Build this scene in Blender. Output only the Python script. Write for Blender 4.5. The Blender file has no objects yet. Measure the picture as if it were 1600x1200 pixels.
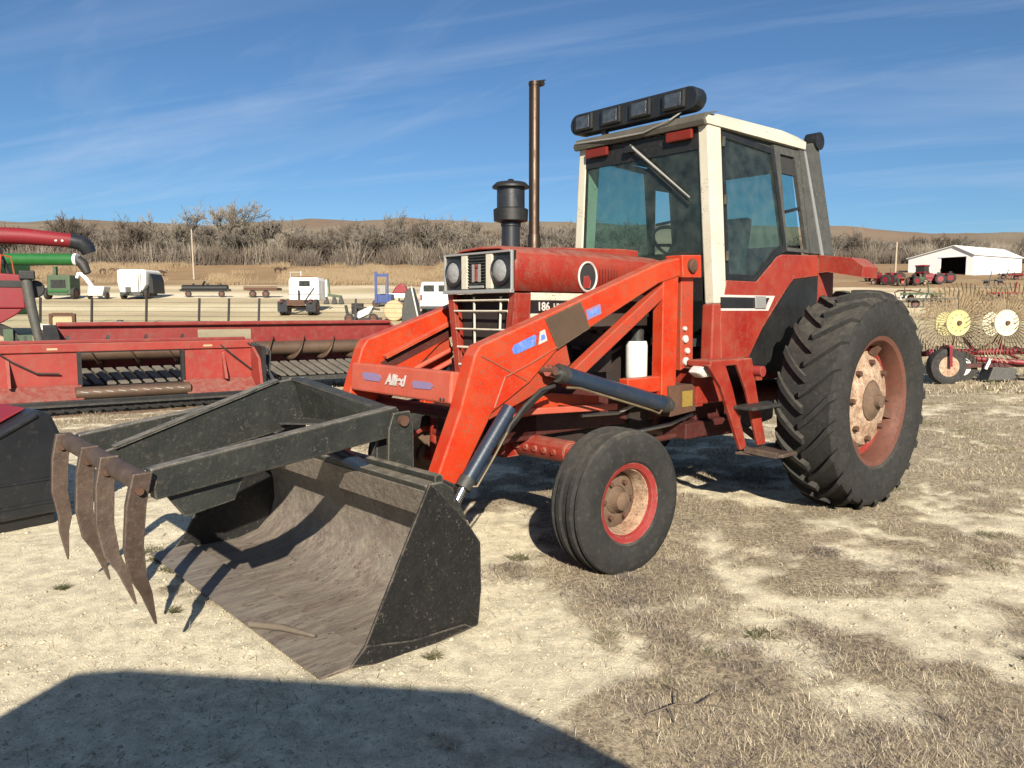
import bpy, bmesh, math, random
import numpy as np
from mathutils import Vector, Matrix, noise as mnoise
R = math.radians
random.seed(7); rng = np.random.default_rng(11)
scene = bpy.context.scene
col = scene.collection

# ------------------------------------------------------------------ camera, sky, sun, exposure
cam = bpy.data.objects.new('camera', bpy.data.cameras.new('camera')); col.objects.link(cam)
cam.location = (0, 0, 1.552); cam.rotation_euler = (R(90 - 5.42), 0, 0)
cam.data.sensor_width = 36; cam.data.lens = 36 * 1216 / 1600
cam.data.clip_start = 0.02; cam.data.clip_end = 9000
scene.camera = cam
SUN_EL = R(27.5); SH = Vector((-0.115, 0.993))          # SH: horizontal direction in which shadows fall
world = bpy.data.worlds.new('World'); scene.world = world; world.use_nodes = True
wn = world.node_tree.nodes; wl = world.node_tree.links; wn.clear()
wo = wn.new('ShaderNodeOutputWorld'); bg = wn.new('ShaderNodeBackground'); bg.inputs['Strength'].default_value = 0.052
sky = wn.new('ShaderNodeTexSky'); sky.sky_type = 'NISHITA'; sky.sun_disc = False
sky.sun_elevation = SUN_EL; sky.sun_rotation = math.atan2(-SH.x, -SH.y)
sky.altitude = 900; sky.air_density = 1.0; sky.dust_density = 0.9; sky.ozone_density = 5.0
# thin cirrus: streaked noise on the plane of the high cloud layer
tc = wn.new('ShaderNodeTexCoord'); sep = wn.new('ShaderNodeSeparateXYZ'); wl.new(tc.outputs['Generated'], sep.inputs[0])
def wmath(op, a, b=None, clamp=False):
    n = wn.new('ShaderNodeMath'); n.operation = op; n.use_clamp = clamp
    for i, v in enumerate((a, b)):
        if v is None: continue
        if isinstance(v, (int, float)): n.inputs[i].default_value = v
        else: wl.new(v, n.inputs[i])
    return n.outputs[0]
zz = wmath('MAXIMUM', sep.outputs[2], 0.03)
zz = wmath('ADD', zz, 0.10)
cx = wmath('DIVIDE', sep.outputs[0], zz); cy = wmath('DIVIDE', sep.outputs[1], zz)
cmb = wn.new('ShaderNodeCombineXYZ'); wl.new(cx, cmb.inputs[0]); wl.new(cy, cmb.inputs[1])
def cloud(rot, sx, sy, loc, lo, hi, detail=7, dist=0.7, scale=1.0):
    mp = wn.new('ShaderNodeMapping'); mp.vector_type = 'TEXTURE'; mp.inputs['Rotation'].default_value = (0, 0, R(rot))
    mp.inputs['Scale'].default_value = (1/sx, 1/sy, 1); mp.inputs['Location'].default_value = loc
    wl.new(cmb.outputs[0], mp.inputs[0])
    nz = wn.new('ShaderNodeTexNoise'); nz.inputs['Scale'].default_value = scale; nz.inputs['Detail'].default_value = detail
    nz.inputs['Roughness'].default_value = 0.55; nz.inputs['Distortion'].default_value = dist
    wl.new(mp.outputs[0], nz.inputs['Vector'])
    mr = wn.new('ShaderNodeMapRange'); mr.inputs['From Min'].default_value = lo; mr.inputs['From Max'].default_value = hi
    wl.new(nz.outputs['Fac'], mr.inputs[0]); return mr.outputs[0]
c1 = cloud(-20, 0.2, 1.0, (3.2, 5.7, 0), 0.51, 0.78)
c2 = cloud(-45, 0.7, 2.6, (3.3, 8.7, 0), 0.55, 0.85, dist=1.4)
cs = wmath('ADD', wmath('MULTIPLY', c1, 0.42), wmath('MULTIPLY', c2, 0.12), True)
mix = wn.new('ShaderNodeMixRGB'); wl.new(cs, mix.inputs[0]); tint = wn.new('ShaderNodeMixRGB'); tint.blend_type = 'MULTIPLY'; tint.inputs[0].default_value = 1; tint.inputs[2].default_value = (0.77, 0.92, 0.98, 1); wl.new(sky.outputs[0], tint.inputs[1]); wl.new(tint.outputs[0], mix.inputs[1]); mix.inputs[2].default_value = (7.4, 8.0, 9.0, 1)
wl.new(mix.outputs[0], bg.inputs['Color']); wl.new(bg.outputs[0], wo.inputs[0])
sun = bpy.data.objects.new('sun', bpy.data.lights.new('sun', 'SUN')); col.objects.link(sun)
sun.data.energy = 5.0; sun.data.angle = R(0.53); sun.data.color = (1.0, 0.91, 0.77)
ld = Vector((SH.x * math.cos(SUN_EL), SH.y * math.cos(SUN_EL), -math.sin(SUN_EL)))
sun.rotation_euler = ld.to_track_quat('-Z', 'Y').to_euler(); sun.location = (3, -20, 14)
scene.view_settings.view_transform = 'Standard'; scene.view_settings.look = 'None'
scene.view_settings.exposure = 1.0; scene.view_settings.gamma = 1.0; scene.view_settings.use_curve_mapping = False
scene.render.engine = 'CYCLES'

# ------------------------------------------------------------------ materials
MATS = {}
def paint(name, base, fade=None, dirt=None, amt=0.0, rough=0.5, metal=0.0, scale=3.0, bump=0.02, bscale=60, spec=0.5, streak=1.0, sx=1.0, wear=0.0, wearcol=(0.16, 0.10, 0.07), chips=0.0, dust=0.0):
    K = 0.86; base = tuple(v*K for v in base); fade = tuple(v*K for v in fade) if fade else None; dirt = tuple(v*K for v in dirt) if dirt else None; wearcol = tuple(v*K for v in wearcol)
    """painted / rusted / dusty surface: base colour drifting to fade, dirt in noisy patches, fine relief"""
    m = bpy.data.materials.new(name); m.use_nodes = True; MATS[name] = m
    nt = m.node_tree; N = nt.nodes; L = nt.links; b = N['Principled BSDF']
    tcn = N.new('ShaderNodeTexCoord'); mp = N.new('ShaderNodeMapping'); L.new(tcn.outputs['Object'], mp.inputs[0])
    mp.inputs['Scale'].default_value = (sx, 1, streak)
    def nz(s, d, r=0.6):
        n = N.new('ShaderNodeTexNoise'); n.inputs['Scale'].default_value = s; n.inputs['Detail'].default_value = d
        n.inputs['Roughness'].default_value = r; L.new(mp.outputs[0], n.inputs['Vector']); return n.outputs['Fac']
    def rng_(f, lo, hi):
        q = N.new('ShaderNodeMapRange'); q.inputs['From Min'].default_value = lo; q.inputs['From Max'].default_value = hi
        L.new(f, q.inputs[0]); return q.outputs[0]
    def mx(f, a, c):
        q = N.new('ShaderNodeMixRGB'); L.new(f, q.inputs[0])
        for i, v in ((1, a), (2, c)):
            if isinstance(v, tuple): q.inputs[i].default_value = (*v, 1)
            else: L.new(v, q.inputs[i])
        return q.outputs[0]
    fade = fade or tuple(min(1, c * 0.8 + 0.02) for c in base)
    c = mx(rng_(nz(scale, 5), 0.35, 0.68), base, fade)
    rgh = None
    if dirt is not None:
        d = rng_(nz(scale * 3.5, 10, 0.72), 0.64 - amt * 0.38, 0.98 - amt * 0.36)
        c = mx(d, c, dirt)
        q = N.new('ShaderNodeMapRange'); q.inputs['To Min'].default_value = rough; q.inputs['To Max'].default_value = min(1, rough + 0.3)
        L.new(d, q.inputs[0]); rgh = q.outputs[0]
    def mth(op, a_, b_):
        q = N.new('ShaderNodeMath'); q.operation = op; q.use_clamp = True
        for i, v in enumerate((a_, b_)):
            if isinstance(v, (int, float)): q.inputs[i].default_value = v
            else: L.new(v, q.inputs[i])
        return q.outputs[0]
    if chips:                                   # small chips through the paint, gathered in clusters
        ck = mth('MULTIPLY', rng_(nz(95, 4, 0.6), 0.585, 0.62), rng_(nz(scale * 1.4, 3), 0.60 - chips * .25, 0.72 - chips * .2))
        c = mx(ck, c, tuple(v * 0.45 for v in wearcol))
    if wear:                                    # paint rubbed off along the edges
        bv = N.new('ShaderNodeBevel'); bv.samples = 4; bv.inputs['Radius'].default_value = 0.014
        ge = N.new('ShaderNodeNewGeometry'); dt = N.new('ShaderNodeVectorMath'); dt.operation = 'DOT_PRODUCT'
        L.new(bv.outputs[0], dt.inputs[0]); L.new(ge.outputs['Normal'], dt.inputs[1])
        ed = rng_(mth('SUBTRACT', 1.0, dt.outputs['Value']), 0.02, 0.22)
        ed = mth('MULTIPLY', ed, rng_(nz(14, 8, 0.7), 0.62 - wear * .3, 0.72 - wear * .2))
        c = mx(ed, c, wearcol)
    if dust:                                    # settled dust on faces that lie upward
        g2 = N.new('ShaderNodeNewGeometry'); sp3 = N.new('ShaderNodeSeparateXYZ'); L.new(g2.outputs['True Normal'], sp3.inputs[0])
        c = mx(mth('MULTIPLY', mth('MULTIPLY', rng_(sp3.outputs[2], 0.35, 0.95), rng_(nz(11, 7, .7), 0.3, 0.62)), dust), c, (0.27, 0.235, 0.18))
    L.new(c, b.inputs['Base Color'])
    if rgh is not None: L.new(rgh, b.inputs['Roughness'])
    else: b.inputs['Roughness'].default_value = rough
    b.inputs['Metallic'].default_value = metal; b.inputs['Specular IOR Level'].default_value = spec
    if bump:
        bp = N.new('ShaderNodeBump'); bp.inputs['Strength'].default_value = min(1, bump * 12); bp.inputs['Distance'].default_value = 0.004
        L.new(nz(bscale, 6, 0.65), bp.inputs['Height']); L.new(bp.outputs[0], b.inputs['Normal'])
    return m
DUST = (0.36, 0.29, 0.19); RUST = (0.16, 0.065, 0.03)
paint('red', (0.235, 0.011, 0.005), (0.30, 0.042, 0.024), (0.21, 0.08, 0.05), 0.40, 0.52, scale=3.5, wear=.85, wearcol=(.34,.17,.12), chips=.85, dust=.35, spec=.35)
paint('red_dark', (0.085, 0.009, 0.007), (0.05, 0.009, 0.007), (0.04, 0.024, 0.016), 0.5, 0.6, scale=7, bump=0.05, chips=.5)  # darker copy of the red, with the shade under the tractor in its colour
paint('orange', (0.45, 0.020, 0.001), (0.49, 0.062, 0.016), (0.31, 0.075, 0.032), 0.40, 0.50, scale=2.6, wear=.9, wearcol=(.38,.20,.13), chips=.9, dust=.3, spec=.35)
paint('orange_worn', (0.43, 0.030, 0.006), (0.38, 0.055, 0.02), (0.15, 0.065, 0.04), 0.5, 0.5, scale=8, bump=0.05, wear=.8, wearcol=(.2,.13,.09), chips=.9)
paint('orange_faded', (0.47, 0.075, 0.04), (0.50, 0.11, 0.065), (0.24, 0.09, 0.055), 0.28, 0.6, scale=6, wear=.6, wearcol=(.35,.22,.15), chips=.5)
paint('cream', (0.60, 0.56, 0.45), (0.54, 0.50, 0.39), (0.30, 0.23, 0.15), 0.12, 0.45, scale=4, wear=.5, wearcol=(.25,.16,.1), chips=.35)
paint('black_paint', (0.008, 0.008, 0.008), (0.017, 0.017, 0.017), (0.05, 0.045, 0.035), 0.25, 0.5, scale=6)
paint('black_plastic', (0.012, 0.014, 0.017), (0.02, 0.022, 0.026), (0.06, 0.055, 0.045), 0.25, 0.38, scale=4, bump=0.01)
paint('dark_metal', (0.03, 0.032, 0.03), (0.05, 0.05, 0.045), (0.13, 0.11, 0.08), 0.36, 0.55, metal=0.2, scale=6, bump=0.05)
paint('grapple_steel', (0.019, 0.021, 0.0185), (0.032, 0.034, 0.029), (0.11, 0.095, 0.072), 0.26, 0.5, metal=0.2, scale=9, bump=0.05, wear=.9, wearcol=(.26,.23,.18), chips=.25, dust=.8)
paint('tooth_steel', (0.07, 0.046, 0.035), (0.105, 0.072, 0.055), (0.17, 0.13, 0.085), 0.35, 0.6, metal=0.3, scale=12, bump=0.06, wear=.8, wearcol=(.24,.19,.14))
paint('bucket_inside', (0.215, 0.19, 0.155), (0.15, 0.115, 0.095), (0.33, 0.275, 0.21), 0.5, 0.55, metal=0.15, scale=7, bump=0.10, bscale=30, sx=.22, chips=.7, wearcol=(.12,.08,.06))
paint('bucket_outside', (0.0075, 0.0075, 0.0073), (0.013, 0.0125, 0.012), (0.05, 0.044, 0.037), 0.25, 0.6, scale=18, bump=0.10, bscale=45, wear=.85, wearcol=(.2,.17,.135), chips=.4, spec=.3)
paint('rust', (0.075, 0.032, 0.017), (0.105, 0.05, 0.028), (0.047, 0.025, 0.017), 0.4, 0.8, scale=8, bump=0.06)
paint('brown_patch', (0.075, 0.047, 0.028), (0.092, 0.055, 0.034), (0.06, 0.052, 0.03), 0.3, 0.6, scale=7, wear=.7, wearcol=(.2,.13,.08), chips=.5)
paint('rubber', (0.030, 0.029, 0.028), (0.047, 0.045, 0.042), (0.115, 0.105, 0.085), 0.34, 0.85, scale=5, bump=0.04, spec=0.25)
paint('rubber_dusty', (0.022, 0.022, 0.0215), (0.033, 0.032, 0.030), (0.085, 0.077, 0.063), 0.30, 0.88, scale=9, bump=0.05, spec=0.22, dust=.25)
paint('rim_rust', (0.115, 0.036, 0.021), (0.15, 0.055, 0.034), (0.075, 0.036, 0.022), 0.5, 0.65, scale=6, chips=.5)
paint('rim_red', (0.24, 0.013, 0.013), (0.27, 0.032, 0.027), (0.13, 0.05, 0.03), 0.3, 0.5, scale=9, wear=.6, wearcol=(.3,.2,.14), chips=.7)
paint('rim_cream', (0.52, 0.40, 0.28), (0.42, 0.27, 0.17), (0.13, 0.045, 0.022), 0.68, 0.65, scale=6, chips=1.0)
paint('hub_brown', (0.11, 0.07, 0.045), (0.16, 0.10, 0.06), (0.07, 0.04, 0.03), 0.4, 0.8, scale=14, bump=0.1)
paint('engine', (0.018, 0.012, 0.010), (0.03, 0.016, 0.013), (0.012, 0.011, 0.010), 0.5, 0.75, scale=10, bump=0.08)  # albedo lowered so the colour carries the shade around the engine
paint('exhaust', (0.06, 0.038, 0.026), (0.085, 0.06, 0.042), (0.035, 0.022, 0.016), 0.4, 0.42, metal=0.75, scale=9, streak=0.3)
paint('cyl_blue', (0.012, 0.024, 0.046), (0.02, 0.034, 0.058), (0.05, 0.05, 0.045), 0.25, 0.4, scale=6, chips=.4)
paint('chrome', (0.6, 0.6, 0.6), (0.55, 0.55, 0.55), (0.4, 0.36, 0.3), 0.2, 0.22, metal=1.0)
paint('silver', (0.55, 0.54, 0.50), (0.48, 0.47, 0.43), (0.35, 0.32, 0.26), 0.25, 0.4, metal=0.6)
paint('decal_blue', (0.07, 0.16, 0.55), (0.15, 0.26, 0.60), (0.42, 0.42, 0.58), 0.35, 0.5, scale=12, bump=0)
paint('decal_pale', (0.26, 0.19, 0.33), (0.17, 0.19, 0.40), (0.36, 0.10, 0.06), 0.55, 0.6, scale=28, bump=0)
paint('decal_white', (0.60, 0.58, 0.55), (0.54, 0.50, 0.46), (0.36, 0.14, 0.09), 0.48, 0.6, scale=34, bump=0)
paint('yellow_label', (0.27, 0.18, 0.03), (0.23, 0.155, 0.035), (0.13, 0.09, 0.04), 0.4, 0.6, scale=14)
paint('amber', (0.17, 0.016, 0.006), (0.14, 0.015, 0.006), (0.12, 0.06, 0.035), 0.2, 0.35)
paint('visor_grey', (0.08, 0.074, 0.058), (0.105, 0.095, 0.076), (0.045, 0.042, 0.032), 0.4, 0.6, scale=7)
paint('post_grey', (0.055, 0.055, 0.048), (0.08, 0.078, 0.068), (0.21, 0.19, 0.155), 0.28, 0.55, scale=14, bump=0.05)
paint('headliner', (0.05, 0.055, 0.05), (0.04, 0.045, 0.04), None, 0, 0.9)
paint('seat_vinyl', (0.02, 0.02, 0.022), (0.035, 0.035, 0.035), None, 0, 0.55)
paint('header_red', (0.19, 0.012, 0.010), (0.23, 0.028, 0.023), (0.17, 0.08, 0.055), 0.40, 0.55, scale=2.2, chips=.6, dust=.4)
paint('header_orange', (0.26, 0.017, 0.011), (0.30, 0.038, 0.026), (0.20, 0.085, 0.055), 0.40, 0.55, scale=2.2, chips=.8, wear=.6, wearcol=(.3,.2,.14), dust=.4)
paint('auger_steel', (0.13, 0.085, 0.06), (0.18, 0.12, 0.08), (0.10, 0.055, 0.035), 0.4, 0.45, metal=0.5, scale=5)
paint('slat_grey', (0.12, 0.105, 0.085), (0.17, 0.15, 0.12), (0.07, 0.06, 0.05), 0.4, 0.6, scale=5)
paint('green', (0.010, 0.10, 0.018), (0.017, 0.125, 0.026), (0.08, 0.09, 0.04), 0.2, 0.45)
paint('green_dark', (0.04, 0.075, 0.035), (0.06, 0.095, 0.05), (0.15, 0.14, 0.08), 0.3, 0.6)
paint('white', (0.80, 0.79, 0.75), (0.72, 0.71, 0.67), (0.45, 0.40, 0.32), 0.16, 0.5, scale=1.5)
paint('shed_white', (0.82, 0.82, 0.80), (0.76, 0.77, 0.76), None, 0, 0.55, scale=0.4, bump=0)
paint('interior_dark', (0.01, 0.01, 0.01), None, None, 0, 0.9, bump=0)
paint('blue_machine', (0.016, 0.04, 0.17), (0.025, 0.055, 0.19), (0.10, 0.09, 0.09), 0.3, 0.5)
paint('farm_red', (0.22, 0.010, 0.018), (0.19, 0.011, 0.017), (0.11, 0.045, 0.03), 0.3, 0.5, scale=2)
paint('yellow_disc', (0.46, 0.42, 0.17), (0.48, 0.45, 0.22), (0.30, 0.26, 0.13), 0.3, 0.6, scale=6)
paint('pale_disc', (0.68, 0.64, 0.46), (0.62, 0.57, 0.40), (0.42, 0.34, 0.2), 0.3, 0.6, scale=6)
paint('tine', (0.22, 0.165, 0.095), (0.13, 0.095, 0.055), (0.3, 0.24, 0.14), 0.4, 0.6, metal=0.2)
paint('wood', (0.11, 0.085, 0.06), (0.16, 0.13, 0.10), (0.07, 0.05, 0.04), 0.4, 0.9, bump=0.1, bscale=30)
paint('pole_wood', (0.36, 0.29, 0.21), (0.42, 0.35, 0.26), None, 0, 0.9)
paint('concrete', (0.30, 0.29, 0.27), (0.24, 0.235, 0.22), (0.15, 0.14, 0.12), 0.3, 0.85)
paint('cow', (0.05, 0.022, 0.012), (0.02, 0.012, 0.01), None, 0, 0.8, scale=1)
paint('tan', (0.50, 0.36, 0.20), (0.44, 0.31, 0.18), (0.25, 0.16, 0.08), 0.3, 0.7)
paint('bark', (0.149, 0.127, 0.102), (0.192, 0.167, 0.136), (0.15, 0.125, 0.10), 0.4, 0.9, scale=2, bump=0.05, bscale=15)
paint('twig', (0.15, 0.128, 0.104), (0.185, 0.158, 0.128), None, 0, 0.9, scale=0.3, bump=0)
paint('twig_pale', (0.25, 0.215, 0.165), (0.20, 0.17, 0.13), None, 0, 0.9, scale=0.3, bump=0)
paint('brush_brown', (0.11, 0.085, 0.063), (0.085, 0.068, 0.053), None, 0, 0.95, scale=0.15, bump=0)
paint('red_grass', (0.235, 0.165, 0.095), (0.28, 0.21, 0.125), None, 0, 0.95, scale=0.2, bump=0)
paint('hose', (0.018, 0.017, 0.016), (0.03, 0.028, 0.026), (0.09, 0.075, 0.055), 0.3, 0.6)
paint('filter_white', (0.78, 0.77, 0.74), (0.70, 0.68, 0.63), (0.4, 0.34, 0.28), 0.2, 0.5, scale=9)
paint('lens_grey', (0.30, 0.30, 0.29), (0.20, 0.20, 0.20), (0.42, 0.42, 0.41), 0.35, 0.3, scale=28, bump=0.08, bscale=90)
paint('reflector', (0.30, 0.30, 0.29), (0.16, 0.16, 0.16), None, 0, 0.22, metal=0.85, scale=20, bump=0.06, bscale=120)
def glass(name, tint, refl=0.12):
    m = bpy.data.materials.new(name); m.use_nodes = True; MATS[name] = m; nt = m.node_tree; N = nt.nodes; L = nt.links; N.clear()
    o = N.new('ShaderNodeOutputMaterial'); mixn = N.new('ShaderNodeMixShader'); t = N.new('ShaderNodeBsdfTransparent'); g = N.new('ShaderNodeBsdfGlossy')
    t.inputs[0].default_value = (*tint, 1); g.inputs['Roughness'].default_value = 0.03
    lf = N.new('ShaderNodeLayerWeight'); lf.inputs[0].default_value = 0.5; pw = N.new('ShaderNodeMath'); pw.operation = 'POWER'; pw.inputs[1].default_value = 4; L.new(lf.outputs['Facing'], pw.inputs[0])
    lw = N.new('ShaderNodeMath'); lw.operation = 'MULTIPLY_ADD'; lw.inputs[1].default_value = 0.6; lw.inputs[2].default_value = 0.035; L.new(pw.outputs[0], lw.inputs[0])
    tcn = N.new('ShaderNodeTexCoord'); nz = N.new('ShaderNodeTexNoise'); nz.inputs['Scale'].default_value = 11; nz.inputs['Detail'].default_value = 9
    L.new(tcn.outputs['Object'], nz.inputs['Vector'])
    L.new(lw.outputs[0], mixn.inputs[0]); L.new(t.outputs[0], mixn.inputs[1]); L.new(g.outputs[0], mixn.inputs[2])
    d = N.new('ShaderNodeBsdfDiffuse'); d.inputs[0].default_value = (0.30, 0.32, 0.28, 1)       # film of dust on the pane
    mr = N.new('ShaderNodeMapRange'); mr.inputs['From Min'].default_value = 0.2; mr.inputs['From Max'].default_value = 0.85; mr.inputs['To Max'].default_value = refl*2
    L.new(nz.outputs['Fac'], mr.inputs[0])
    m2 = N.new('ShaderNodeMixShader'); L.new(mr.outputs[0], m2.inputs[0]); L.new(mixn.outputs[0], m2.inputs[1]); L.new(d.outputs[0], m2.inputs[2])
    L.new(m2.outputs[0], o.inputs[0]); return m
glass('glass_tint', (0.66, 0.80, 0.77), 0.05); glass('glass_clear', (0.85, 0.9, 0.9), 0.1); glass('glass_dark', (0.04, 0.05, 0.06), 0.1)

# ------------------------------------------------------------------ mesh helpers
class MB:
    def __init__(s): s.v = []; s.f = []
    def add(s, vs, fs):
        o = len(s.v); s.v += [tuple(v) for v in vs]; s.f += [tuple(i + o for i in f) for f in fs]; return s
    def box(s, x0, x1, y0, y1, z0, z1):
        return s.add([(x0,y0,z0),(x1,y0,z0),(x1,y1,z0),(x0,y1,z0),(x0,y0,z1),(x1,y0,z1),(x1,y1,z1),(x0,y1,z1)],
                     [(0,3,2,1),(4,5,6,7),(0,1,5,4),(1,2,6,5),(2,3,7,6),(3,0,4,7)])
    def beam(s, a, b, w, h, up=(0,0,1), w2=None, h2=None):
        """rectangular bar from a to b; w across, h along up"""
        a = Vector(a); b = Vector(b); d = (b - a).normalized(); up = Vector(up)
        r = d.cross(up)
        if r.length < 1e-4: r = d.cross(Vector((1,0,0)))
        r.normalize(); u = r.cross(d).normalized(); w2 = w2 or w; h2 = h2 or h; vs = []
        for p, ww, hh in ((a, w, h), (b, w2, h2)):
            for sx, sy in ((-1,-1),(1,-1),(1,1),(-1,1)): vs.append(p + r*sx*ww/2 + u*sy*hh/2)
        return s.add(vs, [(0,1,2,3),(7,6,5,4),(0,4,5,1),(1,5,6,2),(2,6,7,3),(3,7,4,0)])
    def tube(s, pts, rad, n=8, cap=True):
        pts = [Vector(p) for p in pts]; k = len(pts)
        if not hasattr(rad, '__len__'): rad = [rad] * k
        vs = []; fs = []; prev = None
        for i, p in enumerate(pts):
            d = (pts[min(i+1,k-1)] - pts[max(i-1,0)]).normalized()
            if prev is None:
                r = d.cross(Vector((0,0,1)))
                if r.length < 1e-3: r = d.cross(Vector((1,0,0)))
            else: r = prev - d * prev.dot(d)
            r.normalize(); prev = r; u = d.cross(r)
            for j in range(n):
                t = 2*math.pi*j/n; vs.append(p + (r*math.cos(t) + u*math.sin(t)) * rad[i])
        for i in range(k-1):
            for j in range(n): fs.append((i*n+j, i*n+(j+1)%n, (i+1)*n+(j+1)%n, (i+1)*n+j))
        if cap: fs.append(tuple(range(n-1,-1,-1))); fs.append(tuple((k-1)*n+j for j in range(n)))
        return s.add(vs, fs)
    def lathe(s, prof, c=(0,0,0), axis='y', n=32, close=False):
        """prof: (radius, offset along axis)"""
        vs = []; fs = []; k = len(prof)
        for i, (r, o) in enumerate(prof):
            for j in range(n):
                t = 2*math.pi*j/n; a = r*math.cos(t); b = r*math.sin(t)
                p = {'y': (a, o, b), 'z': (a, b, o), 'x': (o, a, b)}[axis]
                vs.append((c[0]+p[0], c[1]+p[1], c[2]+p[2]))
        for i in range(k - (0 if close else 1)):
            i2 = (i+1) % k
            for j in range(n): fs.append((i*n+j, i*n+(j+1)%n, i2*n+(j+1)%n, i2*n+j))
        if not close:
            if prof[0][0] > 1e-6: fs.append(tuple(range(n)))
            if prof[-1][0] > 1e-6: fs.append(tuple((k-1)*n+j for j in range(n)))
        return s.add(vs, fs)
    def prism(s, poly, plane, a, b):
        """poly of 2-D points; plane 'xz' extruded along y from a to b, 'yz' along x, 'xy' along z"""
        f = {'xz': lambda p, t: (p[0], t, p[1]), 'yz': lambda p, t: (t, p[0], p[1]), 'xy': lambda p, t: (p[0], p[1], t)}[plane]
        n = len(poly); vs = [f(p, a) for p in poly] + [f(p, b) for p in poly]
        return s.add(vs, [tuple(range(n)), tuple(range(2*n-1, n-1, -1))] + [(i, i+n, (i+1)%n+n, (i+1)%n) for i in range(n)])
    def plate(s, pts, t, nrm=None):
        """flat polygon of 3-D points given thickness t along its normal (inward)"""
        P = [Vector(p) for p in pts]; n = len(P)
        if nrm is None:
            nrm = Vector((0,0,0))
            for i in range(n): nrm += (P[i]-P[0]).cross(P[(i+1)%n]-P[0])
        nrm = Vector(nrm).normalized(); Q = [p - nrm*t for p in P]
        return s.add(P+Q, [tuple(range(n)), tuple(range(2*n-1, n-1, -1))] + [(i, i+n, (i+1)%n+n, (i+1)%n) for i in range(n)])
    def xf(s, M): s.v = [tuple(M @ Vector(v)) for v in s.v]; return s
    def mesh(s, name):
        me = bpy.data.meshes.new(name); me.from_pydata(s.v, [], s.f)
        bm = bmesh.new(); bm.from_mesh(me); bmesh.ops.recalc_face_normals(bm, faces=bm.faces); bm.to_mesh(me); bm.free(); return me
    def build(s, name, mat, parent=None, smooth=None, bevel=0, seg=2):
        me = s.mesh(name); me.materials.append(MATS[mat]); o = bpy.data.objects.new(name, me); col.objects.link(o)
        if smooth is not None:
            me.shade_smooth(); me.set_sharp_from_angle(angle=R(smooth))
        if bevel:
            b = o.modifiers.new('bevel', 'BEVEL'); b.width = bevel; b.segments = seg; b.limit_method = 'ANGLE'; b.angle_limit = R(35)
        if parent is not None: o.parent = parent
        return o
def thing(name, label, cat, loc=(0,0,0), rz=0, group=None):
    o = bpy.data.objects.new(name, None); col.objects.link(o); o.location = loc; o.rotation_euler = (0,0,rz)
    o.empty_display_size = 0.2; return tag(o, label, cat, group)
def tag(o, label, cat, group=None):
    o['label'] = label; o['category'] = cat
    if group: o['group'] = group
    return o
def copy_tree(o, parent=None):
    c = o.copy(); col.objects.link(c); c.parent = parent
    for ch in list(o.children): copy_tree(ch, c)
    return c
def text_mesh(name, body, size, mat, parent, M, extrude=0.001, bold=0.0, shear=0.0):
    cu = bpy.data.curves.new(name, 'FONT'); cu.body = body; cu.size = size; cu.extrude = extrude; cu.align_x = 'CENTER'; cu.align_y = 'CENTER'
    cu.offset = bold; cu.shear = shear
    t = bpy.data.objects.new(name, cu); col.objects.link(t)
    me = bpy.data.meshes.new_from_object(t.evaluated_get(bpy.context.evaluated_depsgraph_get()))
    bpy.data.objects.remove(t); me.transform(M); me.name = name; me.materials.clear(); me.materials.append(MATS[mat])
    o = bpy.data.objects.new(name, me); col.objects.link(o); o.parent = parent; return o

# ------------------------------------------------------------------ terrain
TY = np.array([-60, 12, 20, 30, 45, 64, 85, 110, 150, 200, 300, 500, 900, 1100, 1600, 3000.])
TZ = np.array([0, 0, .1, .35, .9, 2.4, 4.2, 6.35, 10.5, 13, 20, 45, 103, 112, 105, 60.])
def vnoise(x, y, seed=0):
    xi = np.floor(x).astype(np.int64); yi = np.floor(y).astype(np.int64); xf = x-xi; yf = y-yi
    def h(a, b):
        n = (a*374761393 + b*668265263 + seed*974711) & 0x7fffffff; n = ((n ^ (n >> 13)) * 1274126177) & 0x7fffffff
        return ((n ^ (n >> 16)) & 0xffff) / 65535.0
    u = xf*xf*(3-2*xf); v = yf*yf*(3-2*yf)
    return (h(xi,yi)*(1-u) + h(xi+1,yi)*u)*(1-v) + (h(xi,yi+1)*(1-u) + h(xi+1,yi+1)*u)*v
def fbm(x, y, o=4, seed=0):
    x = np.asarray(x, float); y = np.asarray(y, float); t = 0; a = .5; s = 0
    for i in range(o): t = t + a*vnoise(x, y, seed+i*17); s += a; x = x*2.03+5.2; y = y*2.03+1.7; a *= .5
    return t/s
def sstep(a, b, x): t = np.clip((x-a)/(b-a), 0, 1); return t*t*(3-2*t)
def gz(x, y):
    """ground height"""
    x = np.asarray(x, float); y = np.asarray(y, float)
    ys = [y*0.94, y, y*1.06]; b = sum(np.interp(q, TY, TZ) for q in ys)/3
    lat = 1 - 0.10*sstep(0, 500, x)*sstep(150, 600, y)
    z = b*lat + sstep(220, 700, y)*(fbm(x/170+9, y/300, 4, 3)-.5)*26 + sstep(500, 900, y)*(fbm(x/45, y/90, 3, 8)-.5)*6
    z = z + sstep(14, 60, y)*(fbm(x/14, y/14, 3, 5)-.5)*0.35
    return z
def micro(x, y):
    x = np.asarray(x, float); y = np.asarray(y, float); ca, sa = math.cos(R(221.51)), math.sin(R(221.51))
    lx = (x-1.939)*ca + (y-7.055)*sa; ly = -(x-1.939)*sa + (y-7.055)*ca
    pressed = sstep(3.70, 3.85, lx)*(1-sstep(4.56, 4.66, lx))*(1-sstep(1.02, 1.13, np.abs(ly)))      # the bucket has pressed its bed flat
    return ((fbm(x*1.3, y*1.3, 4, 21)-.5)*0.05 + (fbm(x*7, y*7, 3, 22)-.5)*0.018)*(1-pressed) - .035*pressed
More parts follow.
